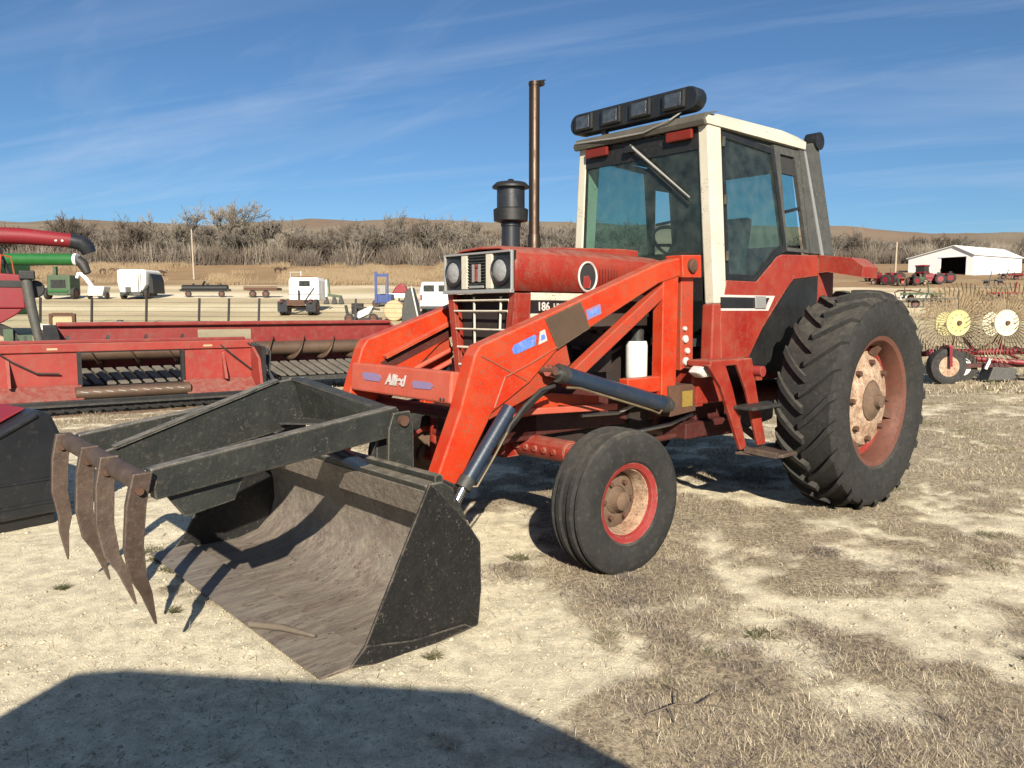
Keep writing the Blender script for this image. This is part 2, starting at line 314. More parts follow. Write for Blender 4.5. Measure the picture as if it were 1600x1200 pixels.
def grass_mask(x, y):
    """1 where the dry grass stands, 0 on bare sand"""
    n = fbm(x*0.75+3.3, y*0.95+1.9, 5, 31); n2 = fbm(x*3.1, y*3.1, 3, 32)
    bare = 1 - sstep(-0.9, 0.55, x - 0.10*np.clip(5-y, -3, 3) + (n-.5)*1.5)       # the sandy side by the bucket
    bare = bare*(1 - sstep(6.6, 9.0, y))
    n3 = fbm(x*9.0, y*9.0, 3, 33)
    v = 0.56 + 0.12*sstep(5, 12, y) + (n-.5)*1.0 + (n2-.5)*1.25 + (n3-.5)*0.95 - bare*0.66
    m = sstep(0.34, 0.62, v)
    return m
def ground_colors(x, y, gm):
    sand = np.array([.68, .605, .435]); soil = np.array([.385, .315, .215]); straw = np.array([.44, .36, .225])
    n = fbm(x*.4, y*.4, 4, 41)[..., None]; c = sand*(1-gm[...,None]) + soil*gm[...,None]*(0.85+.3*n)
    far = sstep(9, 22, y)[..., None]; fcol = straw*(0.72+.5*fbm(x/2.5, y/6, 5, 43)[..., None]); c = c*(1-far) + fcol*far
    def band(y0, y1, colr, wob, amt=1.0):
        w = (fbm(x/22, y*0+1, 3, 50+int(y0))-.5)*wob
        return (sstep(y0-1, y0+1, y+w)*(1-sstep(y1-1.5, y1+1.5, y+w))*amt)[..., None], np.array(colr)
    for b, cc in (band(40, 47, (.50,.43,.26), 5), band(52, 58, (.58,.50,.33), 3), band(66, 73, (.66,.57,.41), 4), band(78, 82, (.60,.50,.34), 5), band(84, 175, (.25,.165,.09), 14), band(92, 100, (.31,.225,.125), 10, .7)):
        c = c*(1-b) + cc*(0.8+.4*n)*b
    hb = sstep(150, 230, y)[..., None]; hill = np.array([.185,.15,.105])*(0.45+.75*fbm(x/60, y/120, 5, 61)[..., None]+.45*fbm(x/11, y/40, 4, 63)[..., None])
    red = np.array([.19,.125,.085]); k = sstep(.5,.7,fbm(x/90, y/60, 3, 66))[..., None]; hill = hill*(1-k*.6)+red*k*.6
    return c*(1-hb) + hill*hb
ys = list(np.arange(-7, 15, .075)); s = .085
while ys[-1] < 3000: ys.append(ys[-1]+s); s *= 1.035
ys = np.array(ys); NC = 300; us = np.linspace(-1, 1, NC); us = us*(0.55+0.45*us*us) if False else us
hw = np.maximum(10.5, 3+ys*1.15)[:, None]
GX = us[None, :]*hw; GY = np.repeat(ys[:, None], NC, 1)
gm = grass_mask(GX, GY)*(1-sstep(30, 60, GY)); GZ = gz(GX, GY) + micro(GX, GY)*(1-sstep(20, 60, GY)) + gm*0.012*(1-sstep(12, 20, GY))
GC = ground_colors(GX, GY, gm)
nr = len(ys); idx = np.arange(nr*NC).reshape(nr, NC)
quads = np.stack([idx[:-1,:-1], idx[:-1,1:], idx[1:,1:], idx[1:,:-1]], -1).reshape(-1, 4)
def np_mesh(name, V, F, colr=None, alpha=None):
    me = bpy.data.meshes.new(name); k = F.shape[1]
    me.vertices.add(len(V)); me.vertices.foreach_set('co', np.ascontiguousarray(V, np.float32).ravel())
    me.loops.add(F.size); me.loops.foreach_set('vertex_index', F.astype(np.int32).ravel())
    me.polygons.add(len(F)); me.polygons.foreach_set('loop_start', np.arange(0, F.size, k, dtype=np.int32))
    if colr is not None:
        a = me.attributes.new('tone', 'FLOAT_COLOR', 'POINT'); a.data.foreach_set('color', np.concatenate([colr, np.ones((len(V), 1)) if alpha is None else alpha.reshape(-1, 1)], 1).astype(np.float32).ravel())
    me.update(calc_edges=True); me.validate(); return me
def tone_mat(name, rough=0.95, bump=True, mult=0.5, ns=9.0):
    m = bpy.data.materials.new(name); m.use_nodes = True; MATS[name] = m; N = m.node_tree.nodes; L = m.node_tree.links; b = N['Principled BSDF']
    at = N.new('ShaderNodeAttribute'); at.attribute_name = 'tone'; b.inputs['Roughness'].default_value = rough; b.inputs['Specular IOR Level'].default_value = 0.15
    if not bump: L.new(at.outputs['Color'], b.inputs['Base Color']); return m
    tcn = N.new('ShaderNodeTexCoord')
    def nz(s, d, r):
        n = N.new('ShaderNodeTexNoise'); n.inputs['Scale'].default_value = s; n.inputs['Detail'].default_value = d; n.inputs['Roughness'].default_value = r
        L.new(tcn.outputs['Object'], n.inputs['Vector']); return n.outputs['Fac']
    a1 = nz(ns, 8, .7); a2 = nz(110, 8, .8)
    ad = N.new('ShaderNodeMath'); ad.operation = 'ADD'; L.new(a1, ad.inputs[0]); L.new(a2, ad.inputs[1])
    mr = N.new('ShaderNodeMapRange'); mr.inputs['From Min'].default_value = .72; mr.inputs['From Max'].default_value = 1.28; mr.inputs['To Min'].default_value = 1-mult; mr.inputs['To Max'].default_value = 1+mult
    L.new(ad.outputs[0], mr.inputs[0])
    a3 = nz(38, 10, .82); m3 = N.new('ShaderNodeMapRange'); m3.inputs['From Min'].default_value = .40; m3.inputs['From Max'].default_value = .60; m3.inputs['To Min'].default_value = .30; m3.inputs['To Max'].default_value = 1.40; L.new(a3, m3.inputs[0])
    mf = N.new('ShaderNodeMix'); mf.data_type = 'FLOAT'; L.new(at.outputs['Alpha'], mf.inputs[0]); L.new(mr.outputs[0], mf.inputs[2]); L.new(m3.outputs[0], mf.inputs[3])
    vm = N.new('ShaderNodeVectorMath'); vm.operation = 'SCALE'; L.new(at.outputs['Color'], vm.inputs[0]); L.new(mf.outputs[0], vm.inputs['Scale']); L.new(vm.outputs[0], b.inputs['Base Color'])
    bp = N.new('ShaderNodeBump'); bp.inputs['Strength'].default_value = .7; bp.inputs['Distance'].default_value = .02; L.new(ad.outputs[0], bp.inputs['Height']); L.new(bp.outputs[0], b.inputs['Normal'])
    return m
tone_mat('ground_mat'); tone_mat('blade_mat', bump=False); tone_mat('clod_mat', bump=False)
me = np_mesh('ground', np.stack([GX, GY, GZ], -1).reshape(-1, 3), quads, GC.reshape(-1, 3), np.maximum(gm, .55*sstep(12, 24, GY))*(1-.8*sstep(60, 140, GY))); me.materials.append(MATS['ground_mat']); me.shade_smooth()
ground = bpy.data.objects.new('ground', me); col.objects.link(ground); ground['kind'] = 'structure'; ground['label'] = 'pale sandy ground with dry grass patches rising to brown hills'
def gh(x, y): return float(gz(x, y)) + float(micro(x, y))*(1 if y < 20 else 0)

# ================================================================== the tractor (x forward from the rear axle, y to its left, z up)
T = thing('tractor', 'red cab tractor with orange front loader, black grapple bucket and white-trimmed cab', 'tractor', (1.939, 7.055, 0), R(221.51))
def lr(fn):
    for s_ in (1, -1): fn(s_)
def sy(a, b, s_): return (min(a*s_, b*s_), max(a*s_, b*s_))
# ---- wheels: built about their own centre (axis y, outside +y), then placed left and right
def rear_wheel():
    w = bpy.data.objects.new('rear_wheel', None); col.objects.link(w); w.parent = T
    Rt = 0.825; hwid = 0.225
    prof = [(.50,-.19),(.53,-.215),(.62,-.245),(.72,-.243),(.785,-.225),(.812,-.20),(.822,-.12),(Rt,0),(.822,.12),(.812,.20),(.785,.225),(.72,.243),(.62,.245),(.53,.215),(.50,.19)]
    m = MB().lathe(prof, n=72)
    m.f = [f for f in m.f if len(f) == 4]
    def tr(y): return np.interp(abs(y), [0,.12,.20,.225,.243], [Rt,.822,.812,.785,.72])
    NL = 23
    for k in range(NL):
        for sd in (1, -1):
            t0 = 2*math.pi*(k + (.5 if sd < 0 else 0))/NL
            path = [(.0,.0),(.05,.045),(.10,.10),(.16,.175),(.215,.26),(.240,.30)]
            vs = []
            for q, (yy, dt) in enumerate(path):
                y = sd*(yy - .012); r0 = tr(y)-.01; hgt = .052 if q < 4 else (.045 if q == 4 else .03)
                wd = (.030 + .012*q/5)/Rt
                for (e, rr) in ((-wd, r0),(-wd*.7, r0+hgt),(wd*.7, r0+hgt),(wd, r0)):
                    t = t0+dt+e; yo = y + (0.012*sd if q == 5 and rr > r0 else 0)
                    vs.append((math.cos(t)*rr, yo, math.sin(t)*rr))
            # last ring runs down over the shoulder
            fs = [(0,1,2,3)]
            for q in range(len(path)-1):
                for j in range(3): fs.append((q*4+j, q*4+j+1, q*4+5+j, q*4+4+j))
            e = (len(path)-1)*4; fs.append((e+3,e+2,e+1,e)); m.add(vs, fs)
    m.build('tyre', 'rubber_dusty', w, smooth=32)
    ri = bpy.data.objects.new('rim', None)
    rim = MB().lathe([(.475,.185),(.515,.20),(.52,.185),(.505,.165),(.47,.15),(.455,.10),(.45,-.10),(.47,-.15),(.515,-.19),(.52,-.20),(.49,-.2),(.44,-.10),(.438,.09),(.455,.145)], n=64, close=True).build('rim', 'rim_rust', w, smooth=40)
    MB().lathe([(.437,.06),(.437,-.03),(.403,-.025),(.403,.04),(.42,.06)], n=48, close=True).build('rim_band', 'rim_red', rim, smooth=40)
    d = MB().lathe([(.405,.035),(.37,.06),(.35,.10),(.25,.122),(.20,.14),(.16,.14),(.16,.08),(.405,.01)], n=48, close=True)
    disc = d.build('wheel_disc', 'rim_cream', w, smooth=30)
    for k in range(8):
        t = 2*math.pi*k/8+.2; MB().lathe([(.024,.0),(.024,.045),(.0,.05)], (math.cos(t)*.30,.10,math.sin(t)*.30), n=6).build('lug_nut', 'rust', w)
    for k in range(4):
        t = 2*math.pi*k/4+.5; a = Vector((math.cos(t), 0, math.sin(t))); MB().beam(a*.37+Vector((0,.07,0)), a*.45+Vector((0,.11,0)), .07, .035, (0,1,0)).build('rim_clamp', 'rust', w)
    MB().lathe([(.16,-.06),(.155,.145),(.12,.16),(.10,.18),(.055,.185),(.05,.22),(.0,.225)], n=24).build('hub', 'hub_brown', w, smooth=40)
    return w
rw = rear_wheel(); rw.location = (0, 1.187, .845); rw.rotation_euler = (0, R(9), 0)
rw2 = copy_tree(rw, T); rw2.location = (0, -1.187, .845); rw2.rotation_euler = (0, 0, math.pi)
def front_wheel():
    w = bpy.data.objects.new('front_wheel', None); col.objects.link(w); w.parent = T
    h = [(.232,-.105),(.25,-.125),(.31,-.142),(.37,-.138),(.405,-.122),(.422,-.11),(.428,-.095),(.413,-.085),(.413,-.07),(.432,-.06),(.433,-.03),(.418,-.022),(.418,.0)]
    prof = h + [(r, -y) for r, y in reversed(h[:-1])]
    m = MB().lathe(prof, n=64); m.f = [f for f in m.f if len(f) == 4]; m.build('tyre', 'rubber_dusty', w, smooth=30)
    rim = MB().lathe([(.205,.10),(.238,.115),(.245,.10),(.235,.085),(.215,.07),(.19,.03),(.19,-.06),(.22,-.10),(.24,-.115),(.21,-.11),(.178,-.05),(.178,.02),(.195,.075)], n=48, close=True).build('rim', 'rim_red', w, smooth=40)
    MB().lathe([(.200,.078),(.182,.03),(.180,-.02),(.172,-.02),(.174,.03),(.192,.078)], n=40, close=True).build('rim_band', 'rim_cream', rim, smooth=40)
    MB().lathe([(.182,-.03),(.15,-.02),(.12,.0),(.085,.0),(.085,-.04),(.182,-.05)], n=40, close=True).build('wheel_disc', 'hub_brown', w, smooth=35)
    for k in range(6):
        t = 2*math.pi*k/6; MB().lathe([(.014,.0),(.014,.03),(.0,.034)], (math.cos(t)*.115,-.005,math.sin(t)*.115), n=6).build('lug_nut', 'rust', w)
    MB().lathe([(.085,-.08),(.082,.0),(.062,.02),(.055,.06),(.035,.072),(.0,.075)], n=20).build('hub', 'hub_brown', w, smooth=40)
    return w
fw = front_wheel(); fw.location = (2.645, 1.0, .428); fw.rotation_euler = (0, 0, R(-3))
fw2 = copy_tree(fw, T); fw2.location = (2.645, -1.0, .428); fw2.rotation_euler = (0, 0, math.pi - R(3))
# ---- chassis
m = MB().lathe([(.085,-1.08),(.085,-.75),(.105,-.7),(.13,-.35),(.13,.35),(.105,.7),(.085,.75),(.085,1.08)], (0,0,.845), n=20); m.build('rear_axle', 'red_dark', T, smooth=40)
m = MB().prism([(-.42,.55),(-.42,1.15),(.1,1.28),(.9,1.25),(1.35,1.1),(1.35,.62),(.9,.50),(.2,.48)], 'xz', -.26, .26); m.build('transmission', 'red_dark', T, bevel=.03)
m = MB().prism([(1.35,.66),(1.35,1.2),(2.55,1.2),(2.62,1.0),(2.62,.70),(2.1,.58),(1.6,.58)], 'xz', -.22, .22).box(1.45,2.45,-.2,.2,1.2,1.55).box(1.5,2.4,-.12,.12,1.5,1.62)
for k in range(6): m.lathe([(.035,.2),(.035,.27),(.02,.28)], (1.55+.15*k,0,1.42), n=8)
m.tube([(1.5,.24,1.45),(2.35,.24,1.45),(2.39,.12,1.6)], .045, 10).lathe([(.09,.2),(.09,.33),(.02,.34)], (2.25,0,1.05), n=14).box(1.5,1.72,.2,.32,.72,.92).box(1.95,2.2,.2,.34,1.12,1.3)
m.tube([(1.6,.26,1.35),(1.9,.30,1.25),(2.3,.28,1.3)], .012, 6).tube([(1.5,.28,1.15),(1.9,.32,1.0),(2.4,.28,.95)], .014, 6)
m.build('engine', 'engine', T, smooth=30)
MB().lathe([(.0,-.14),(.075,-.14),(.08,-.12),(.08,.10),(.07,.13),(.0,.13)], (1.72,.38,1.2), axis='z', n=20).build('oil_filter', 'filter_white', T, smooth=40)
MB().lathe([(.0,-.04),(.05,-.04),(.05,.04),(.03,.05),(.0,.05)], (1.72,.38,1.37), axis='z', n=14).build('filter_head', 'dark_metal', T, smooth=40)
m = MB()
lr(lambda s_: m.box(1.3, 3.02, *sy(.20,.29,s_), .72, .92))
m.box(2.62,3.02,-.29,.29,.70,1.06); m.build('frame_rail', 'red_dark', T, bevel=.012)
m = MB().tube([(2.645,-.62,.66),(2.645,.62,.66)], .074, 14)
lr(lambda s_: m.tube([(2.645,s_*.60,.66),(2.645,s_*.80,.64)], .06, 12) and m.tube([(2.645,s_*.80,.74),(2.645,s_*.815,.40)], .055, 12) and m.tube([(2.645,s_*.80,.43),(2.645,s_*.95,.428)], .045, 12))
for k in range(5): lr(lambda s_: m.lathe([(.0,-.085),(.018,-.085),(.018,.085),(.0,.085)], (2.645,s_*(.2+.085*k),.66), axis='x', n=6))
m.box(2.5,2.8,-.16,.16,.58,.80); m.build('front_axle', 'red', T, smooth=40)
m = MB().tube([(2.47,-.72,.62),(2.47,.72,.62)], .022, 8).tube([(2.47,.2,.64),(2.47,.55,.64)], .04, 10)
lr(lambda s_: m.beam((2.47,s_*.72,.62),(2.645,s_*.80,.62),.05,.035)); m.build('steering_linkage', 'dark_metal', T, smooth=40)
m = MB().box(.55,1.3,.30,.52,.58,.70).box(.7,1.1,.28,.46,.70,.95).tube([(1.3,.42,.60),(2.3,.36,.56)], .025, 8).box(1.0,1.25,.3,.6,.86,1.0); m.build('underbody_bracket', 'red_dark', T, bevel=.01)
m = MB().tube([(1.1,.38,1.02),(1.45,.42,.96),(1.9,.36,.82),(2.3,.38,.84)], .014, 7).tube([(.9,.42,.78),(1.4,.45,.70),(1.8,.36,.66)], .016, 7); m.build('hydraulic_line', 'silver', T, smooth=60)
# battery / tool box and mast foot side plate seen behind the lift cylinder
MB().box(.95,1.42,.36,.66,.86,1.12).build('battery_box', 'red', T, bevel=.015)
# ---- hood
def hood_section(x, zt, hwid=.353):
    p = [(-hwid,1.672),(-hwid,zt-.075),(-hwid+.02,zt-.03),(-hwid+.07,zt-.003),(-.20,zt+.022),(0,zt+.03)]
    return [(x,y,z) for y, z in p] + [(x,-y,z) for y, z in reversed(p[:-1])]
secs = [hood_section(2.875,1.925,.348), hood_section(2.85,1.938), hood_section(2.2,1.945), hood_section(1.35,1.925,.36)]
m = MB(); n = len(secs[0]); vs = [v for s_ in secs for v in s_]
m.add(vs, [(i*n+j, i*n+j+1, (i+1)*n+j+1, (i+1)*n+j) for i in range(3) for j in range(n-1)] + [tuple(range(3*n, 4*n))])
hood = m.build('hood', 'red', T, smooth=35); so = hood.modifiers.new('sheet', 'SOLIDIFY'); so.thickness = .012; so.offset = -1
MB().prism([(2.35,1.965),(2.35,1.98),(1.62,2.005),(1.45,2.0),(1.45,1.95)], 'xz', -.16, .16).build('hood_center_rib', 'red', hood, bevel=.02)
# oval intake in the hood side
m = MB(); ring = []; N_ = 28
for k in range(N_):
    t = 2*math.pi*k/N_; ring.append((2.225+.088*math.cos(t), 1.775+.098*math.sin(t)))
for s_ in (1, -1):
    mm = MB().prism(ring, 'xz', *( (.350,.3575) if s_ > 0 else (-.3575,-.350))); mm.build('intake_opening', 'interior_dark', hood)
    mm = MB().tube([(x, s_*.362, z) for x, z in ring + ring[:2]], .0085, 6, cap=False); mm.build('intake_ring', 'decal_white', hood, smooth=60)
MB().prism([(2.265,1.70),(2.20,1.70),(2.19,1.75),(2.215,1.785),(2.26,1.78)], 'xz', .356, .360).build('intake_flap', 'rim_red', hood)
m = MB()
for k in range(7): m.beam((2.10-.03*k,.3545,1.73),(2.10-.03*k,.3545,1.83),.004,.006,(0,1,0))
m.build('hood_louvre', 'red_dark', hood)
# front: lamp panel with chrome surround
MB().box(2.86,2.885,-.345,.345,1.675,1.925).build('lamp_panel', 'black_paint', T)
m = MB()
m.box(2.885,2.905,-.352,-.336,1.668,1.925).box(2.885,2.905,.336,.352,1.668,1.925).box(2.885,2.905,-.336,.336,1.913,1.927).box(2.88,2.915,-.352,.352,1.660,1.685)
m.build('lamp_surround', 'silver', T, bevel=.004)
for y in (-.128,.128): MB().box(2.885,2.903,y-.030,y+.030,1.69,1.91).build('grille_pillar', 'cream', T, bevel=.003)
for y in (-.245,.238):
    h = MB().lathe([(.095,.0),(.092,.02),(.075,.028),(.072,.02)], (2.885,y,1.802), axis='x', n=28).build('headlight', 'black_plastic', T, smooth=40)
    MB().lathe([(.072,.018),(.05,.032),(.02,.038),(.0,.039)], (2.885,y,1.802), axis='x', n=28).build('lens', 'lens_grey', h, smooth=60)
for k in range(11):
    MB().box(2.887,2.897,-.096,.096,1.70+.0195*k,1.707+.0195*k).build('grille_bar', 'dark_metal', T)
em = MB().box(2.898,2.906,-.012,.012,1.74,1.82).lathe([(.013,.0),(.013,.008)], (2.898,0,1.838), axis='x', n=12).build('emblem', 'rim_red', T)
for s_ in (1,-1): MB().box(2.898,2.905,*sy(.022,.042,s_),1.735,1.85).build('emblem_side', 'silver', em)
MB().box(2.898,2.905,-.075,.075,1.695,1.712).build('emblem_plate', 'silver', em, bevel=.003)
# lower grille, tapering down
for s_ in (1, -1):
    m = MB(); (m.plate([(2.87,s_*.35,1.66),(2.74,s_*.353,1.66),(2.74,s_*.30,.98),(2.87,s_*.25,.98)], .03, (0,s_,0)) and m.plate([(2.872,s_*.353,1.66),(2.872,s_*.29,1.66),(2.872,s_*.20,.98),(2.872,s_*.25,.98)], .03, (1,0,0)))
    m.build('grille_post', 'red', T)
MB().prism([(-.30,1.66),(.30,1.66),(.22,.98),(-.22,.98)], 'yz', 2.78, 2.80).build('radiator_screen', 'engine', T)
for z in (1.615,1.545,1.425,1.304,1.185): 
    w_ = np.interp(z,[.98,1.66],[.205,.295]); MB().tube([(2.868,-w_,z),(2.872,w_,z)], .0085, 6).build('grille_rod', 'cream', T, smooth=60)
for y in (-.075,.20): MB().tube([(2.86,y,1.64),(2.862,y*.85,1.0)], .0085, 6).build('grille_rod', 'cream', T, smooth=60)
# side name band
for s_ in (1,-1):
    b = MB().box(1.55,2.735,*sy(.335,.345,s_),1.53,1.615).build('name_band', 'black_paint', T)
    MB().box(1.55,2.735,*sy(.335,.349,s_),1.615,1.664).build('band_edge', 'cream', b, bevel=.003); MB().box(1.55,2.735,*sy(.335,.349,s_),1.50,1.53).build('band_edge', 'cream', b, bevel=.003)
    MB().box(1.55,2.735,*sy(.315,.334,s_),1.44,1.50).build('side_rail', 'cream', b)
    if s_ > 0:
        M1 = Matrix.Translation((2.625,.3485,1.573)) @ Matrix.Rotation(math.pi,4,'Z') @ Matrix.Rotation(R(90),4,'X')
        text_mesh('model_number', '186', .075, 'decal_white', b, M1, bold=.002)
        M2 = Matrix.Translation((2.435,.3485,1.573)) @ Matrix.Rotation(math.pi,4,'Z') @ Matrix.Rotation(R(90),4,'X')
        text_mesh('model_name', 'HYDRO', .058, 'decal_white', b, M2, bold=.001)
# stack and pre-cleaner
ex = MB().lathe([(.044,.0),(.044,.12),(.037,.13),(.037,1.13)], (2.385,0,1.95), axis='z', n=20).build('exhaust_pipe', 'exhaust', T, smooth=40)
m = MB().lathe([(.040,.0),(.040,.025),(.0,.03)], (2.385,0,3.075), axis='z', n=18).tube([(2.335,-.03,3.095),(2.335,.03,3.095)], .02, 8).beam((2.385,0,3.10),(2.31,.01,3.12),.05,.008); m.build('rain_cap', 'exhaust', ex, smooth=40)
ac = MB().lathe([(.062,.0),(.062,.16),(.068,.165),(.068,.185),(.058,.19)], (2.60,0,1.95), axis='z', n=24).build('air_intake_stem', 'black_plastic', T, smooth=40)
MB().lathe([(.06,.0),(.115,.015),(.118,.09),(.10,.10),(.0,.10)], (2.60,0,2.135), axis='z', n=28).build('precleaner_base', 'black_paint', ac, smooth=40)
MB().lathe([(.094,.0),(.094,.135)], (2.60,0,2.235), axis='z', n=28).build('precleaner_bowl', 'black_plastic', ac, smooth=40)
MB().lathe([(.094,.0),(.125,.0),(.125,.012),(.10,.035),(.03,.045),(.015,.06),(.0,.062)], (2.60,0,2.368), axis='z', n=28).build('precleaner_cap', 'black_paint', ac, smooth=40)
# ---- cab
def cy_(z): return .718 - .068*(z - 1.65)
def side_plate(pts, t, s_, name, mat, parent, off=0.0, bevel=0):
    P = [(x, s_*(cy_(z)+off), z) for x, z in pts]; return MB().plate(P, t, (0, s_, .068)).build(name, mat, parent, bevel=bevel)
for s_ in (1, -1):
    m = MB(); P = [(1.275,2.90),(1.26,1.60),(1.105,1.60),(1.105,2.90)]
    post = side_plate(P, .09, s_, 'front_post', 'cream', T, 0, .012)
    side_plate([(1.278,1.60),(1.33,1.17),(1.20,1.17),(1.105,1.60)], .10, s_, 'lower_post', 'red', T, .0, .012)
    for z in (2.78, 2.36, 1.95): MB().tube([(1.10,s_*(cy_(z)+.012),z-.035),(1.10,s_*(cy_(z)+.012),z+.035)], .014, 8).build('door_hinge', 'dark_metal', post)
    # door: dark frame, tinted pane
    door = MB()
    fr = [(1.10,2.86),(.38,2.83),(.225,2.03),(.375,1.985),(.67,1.775),(1.10,1.775)]
    inn = [(1.065,2.815),(.415,2.785),(.275,2.075),(.395,2.03),(.685,1.82),(1.065,1.82)]
    V = [(x, s_*cy_(z), z) for x, z in fr] + [(x, s_*cy_(z), z) for x, z in inn] ; V += [(x, y - s_*.035, z) for x, y, z in V]
    k = 6; F = []
    for i in range(k):
        j = (i+1)%k; F += [(i,j,k+j,k+i), (2*k+i,3*k+i,3*k+j,2*k+j), (i,2*k+i,2*k+j,j), (k+i,k+j,3*k+j,3*k+i)]
    d = door.add(V, F).build('door', 'black_paint', T)
    side_plate(inn, .008, s_, 'door_glass', 'glass_tint', d, -.012)
    # rear quarter window
    fr2 = [(.375,2.86),(-.02,2.86),(-.20,2.03),(.222,2.03)]; in2 = [(.285,2.80),(.06,2.80),(-.105,2.06),(.215,2.06)]
    V = [(x, s_*cy_(z), z) for x, z in fr2] + [(x, s_*cy_(z), z) for x, z in in2]; V += [(x, y - s_*.035, z) for x, y, z in V]; k = 4; F = []
    for i in range(k):
        j = (i+1)%k; F += [(i,j,k+j,k+i), (2*k+i,3*k+i,3*k+j,2*k+j), (i,2*k+i,2*k+j,j), (k+i,k+j,3*k+j,3*k+i)]
    q = MB().add(V, F).build('quarter_window_frame', 'post_grey', T)
    side_plate([(.285,2.80),(.06,2.80),(.028,2.655),(.272,2.655)], .02, s_, 'vent_grille', 'interior_dark', q, -.02)
    side_plate([(.205,2.36),(-.035,2.41),(-.04,2.385),(.20,2.335)], .015, s_, 'window_latch_bar', 'black_paint', q, -.01)
    # rear corner: slanted post with silver edge and the speckled duct behind it
    side_plate([(-.015,2.87),(-.085,2.87),(-.33,2.03),(-.15,2.03)], .06, s_, 'rear_post', 'post_grey', T, .006)
    side_plate([(-.085,2.87),(-.115,2.87),(-.375,2.02),(-.325,2.02)], .03, s_, 'post_trim', 'silver', T, .012)
    dct = side_plate([(-.10,2.93),(-.38,2.99),(-.62,2.02),(-.365,2.02)], .12, s_, 'rear_duct', 'post_grey', T, -.012, .015)
    MB().tube([(-.36,s_*.53,2.99),(-.36,s_*.64,2.99)], .075, 16).build('work_lamp', 'black_paint', T, smooth=40)
    # red lower door panel reaching back to the fender
    pan = [(1.105,1.772),(.70,1.772),(.385,1.975),(.30,1.998),(-.29,2.02),(-.29,1.845),(.13,1.805),(.32,1.675),(.50,1.55),(.84,1.192),(1.21,1.20),(1.20,1.50)]
    lp = side_plate(pan, .05, s_, 'lower_panel', 'red', T, .003, .006)
    so_ = .006
    side_plate([(1.19,1.665),(.50,1.665),(.475,1.648),(1.19,1.648)], .006, s_, 'stripe_edge', 'decal_white', lp, so_)
    side_plate([(1.19,1.565),(.545,1.565),(.565,1.548),(1.19,1.548)], .006, s_, 'stripe_edge', 'decal_white', lp, so_)
    side_plate([(.50,1.665),(.44,1.665),(.545,1.548),(.60,1.548)], .006, s_, 'stripe_edge', 'decal_white', lp, so_+.001)
    side_plate([(1.19,1.648),(.52,1.648),(.60,1.565),(1.19,1.565)], .006, s_, 'stripe', 'black_paint', lp, so_)
    la = side_plate([(.74,1.66),(.59,1.66),(.59,1.565),(.74,1.565)], .012, s_, 'door_latch', 'silver', lp, so_+.012, .004)
    # fender
    y0, y1 = .70, 1.05
    fe = MB().plate([(-.29,s_*y,z) for y, z in ((.70,2.022),(.98,1.987),(1.085,1.91),(1.08,1.82),(.78,1.875),(.70,1.868))], .012, (1,0,0))
    fe.prism([(s_*y, z) for y, z in ((.70,2.022),(.98,1.987),(1.085,1.91),(1.08,1.82),(1.066,1.82),(1.07,1.903),(.972,1.972),(.70,2.007))], 'yz', -.303, -.56)
    fe.plate([(-.29,s_*y0,1.86),(.13,s_*y0,1.81),(.55,s_*y0,1.45),(.62,s_*y0,1.0),(-.6,s_*y0,1.0),(-.56,s_*y0,1.97)], .02, (0,s_,0))
    fo = fe.build('fender', 'red', T)
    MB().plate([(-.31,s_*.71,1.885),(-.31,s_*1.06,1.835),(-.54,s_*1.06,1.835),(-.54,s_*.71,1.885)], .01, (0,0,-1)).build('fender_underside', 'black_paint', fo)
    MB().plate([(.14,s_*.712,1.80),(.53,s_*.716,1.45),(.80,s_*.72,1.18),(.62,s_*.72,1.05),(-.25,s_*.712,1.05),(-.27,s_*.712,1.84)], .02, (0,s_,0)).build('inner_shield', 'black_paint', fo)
# cab front
def fx_(z): return np.interp(z, [1.60, 2.9], [1.235, 1.265])
def front_plate(pts, t, name, mat, parent, off=0.0, bevel=0): return MB().plate([(fx_(z)+off, y, z) for y, z in pts], t, (1,0,0)).build(name, mat, parent, bevel=bevel)
front_plate([(-.62,1.80),(-.555,2.72),(.555,2.72),(.62,1.80)], .008, 'windshield', 'glass_tint', T)
wf = front_plate([(-.575,2.87),(-.565,2.72),(.565,2.72),(.575,2.87)], .03, 'header_panel', 'black_paint', T, .01)
for s_ in (1,-1):
    front_plate([(s_*.555,2.72),(s_*.595,2.72),(s_*.665,1.62),(s_*.62,1.62)], .03, 'windshield_seal', 'black_paint', T, .008)
    tl = front_plate([(s_*.29,2.865),(s_*.525,2.865),(s_*.525,2.795),(s_*.29,2.795)], .03, 'amber_lamp', 'amber', T, .055, .01)
front_plate([(-.60,1.62),(-.595,1.80),(.595,1.80),(.60,1.62)], .03, 'cowl', 'black_paint', T, .012)
wp = MB().tube([(fx_(2.8)+.05,-.05,2.83),(fx_(2.6)+.03,.20,2.62),(fx_(2.36)+.02,.49,2.38)], [.011,.009,.006], 6).build('wiper', 'silver', T)
MB().box(fx_(2.8),fx_(2.8)+.06,-.10,-.03,2.78,2.83).build('wiper_motor', 'black_paint', wp)
MB().tube([(fx_(2.7)+.02,.05,2.70),(fx_(2.4)+.016,.49,2.33)], .006, 5).build('wiper_blade', 'black_paint', wp)
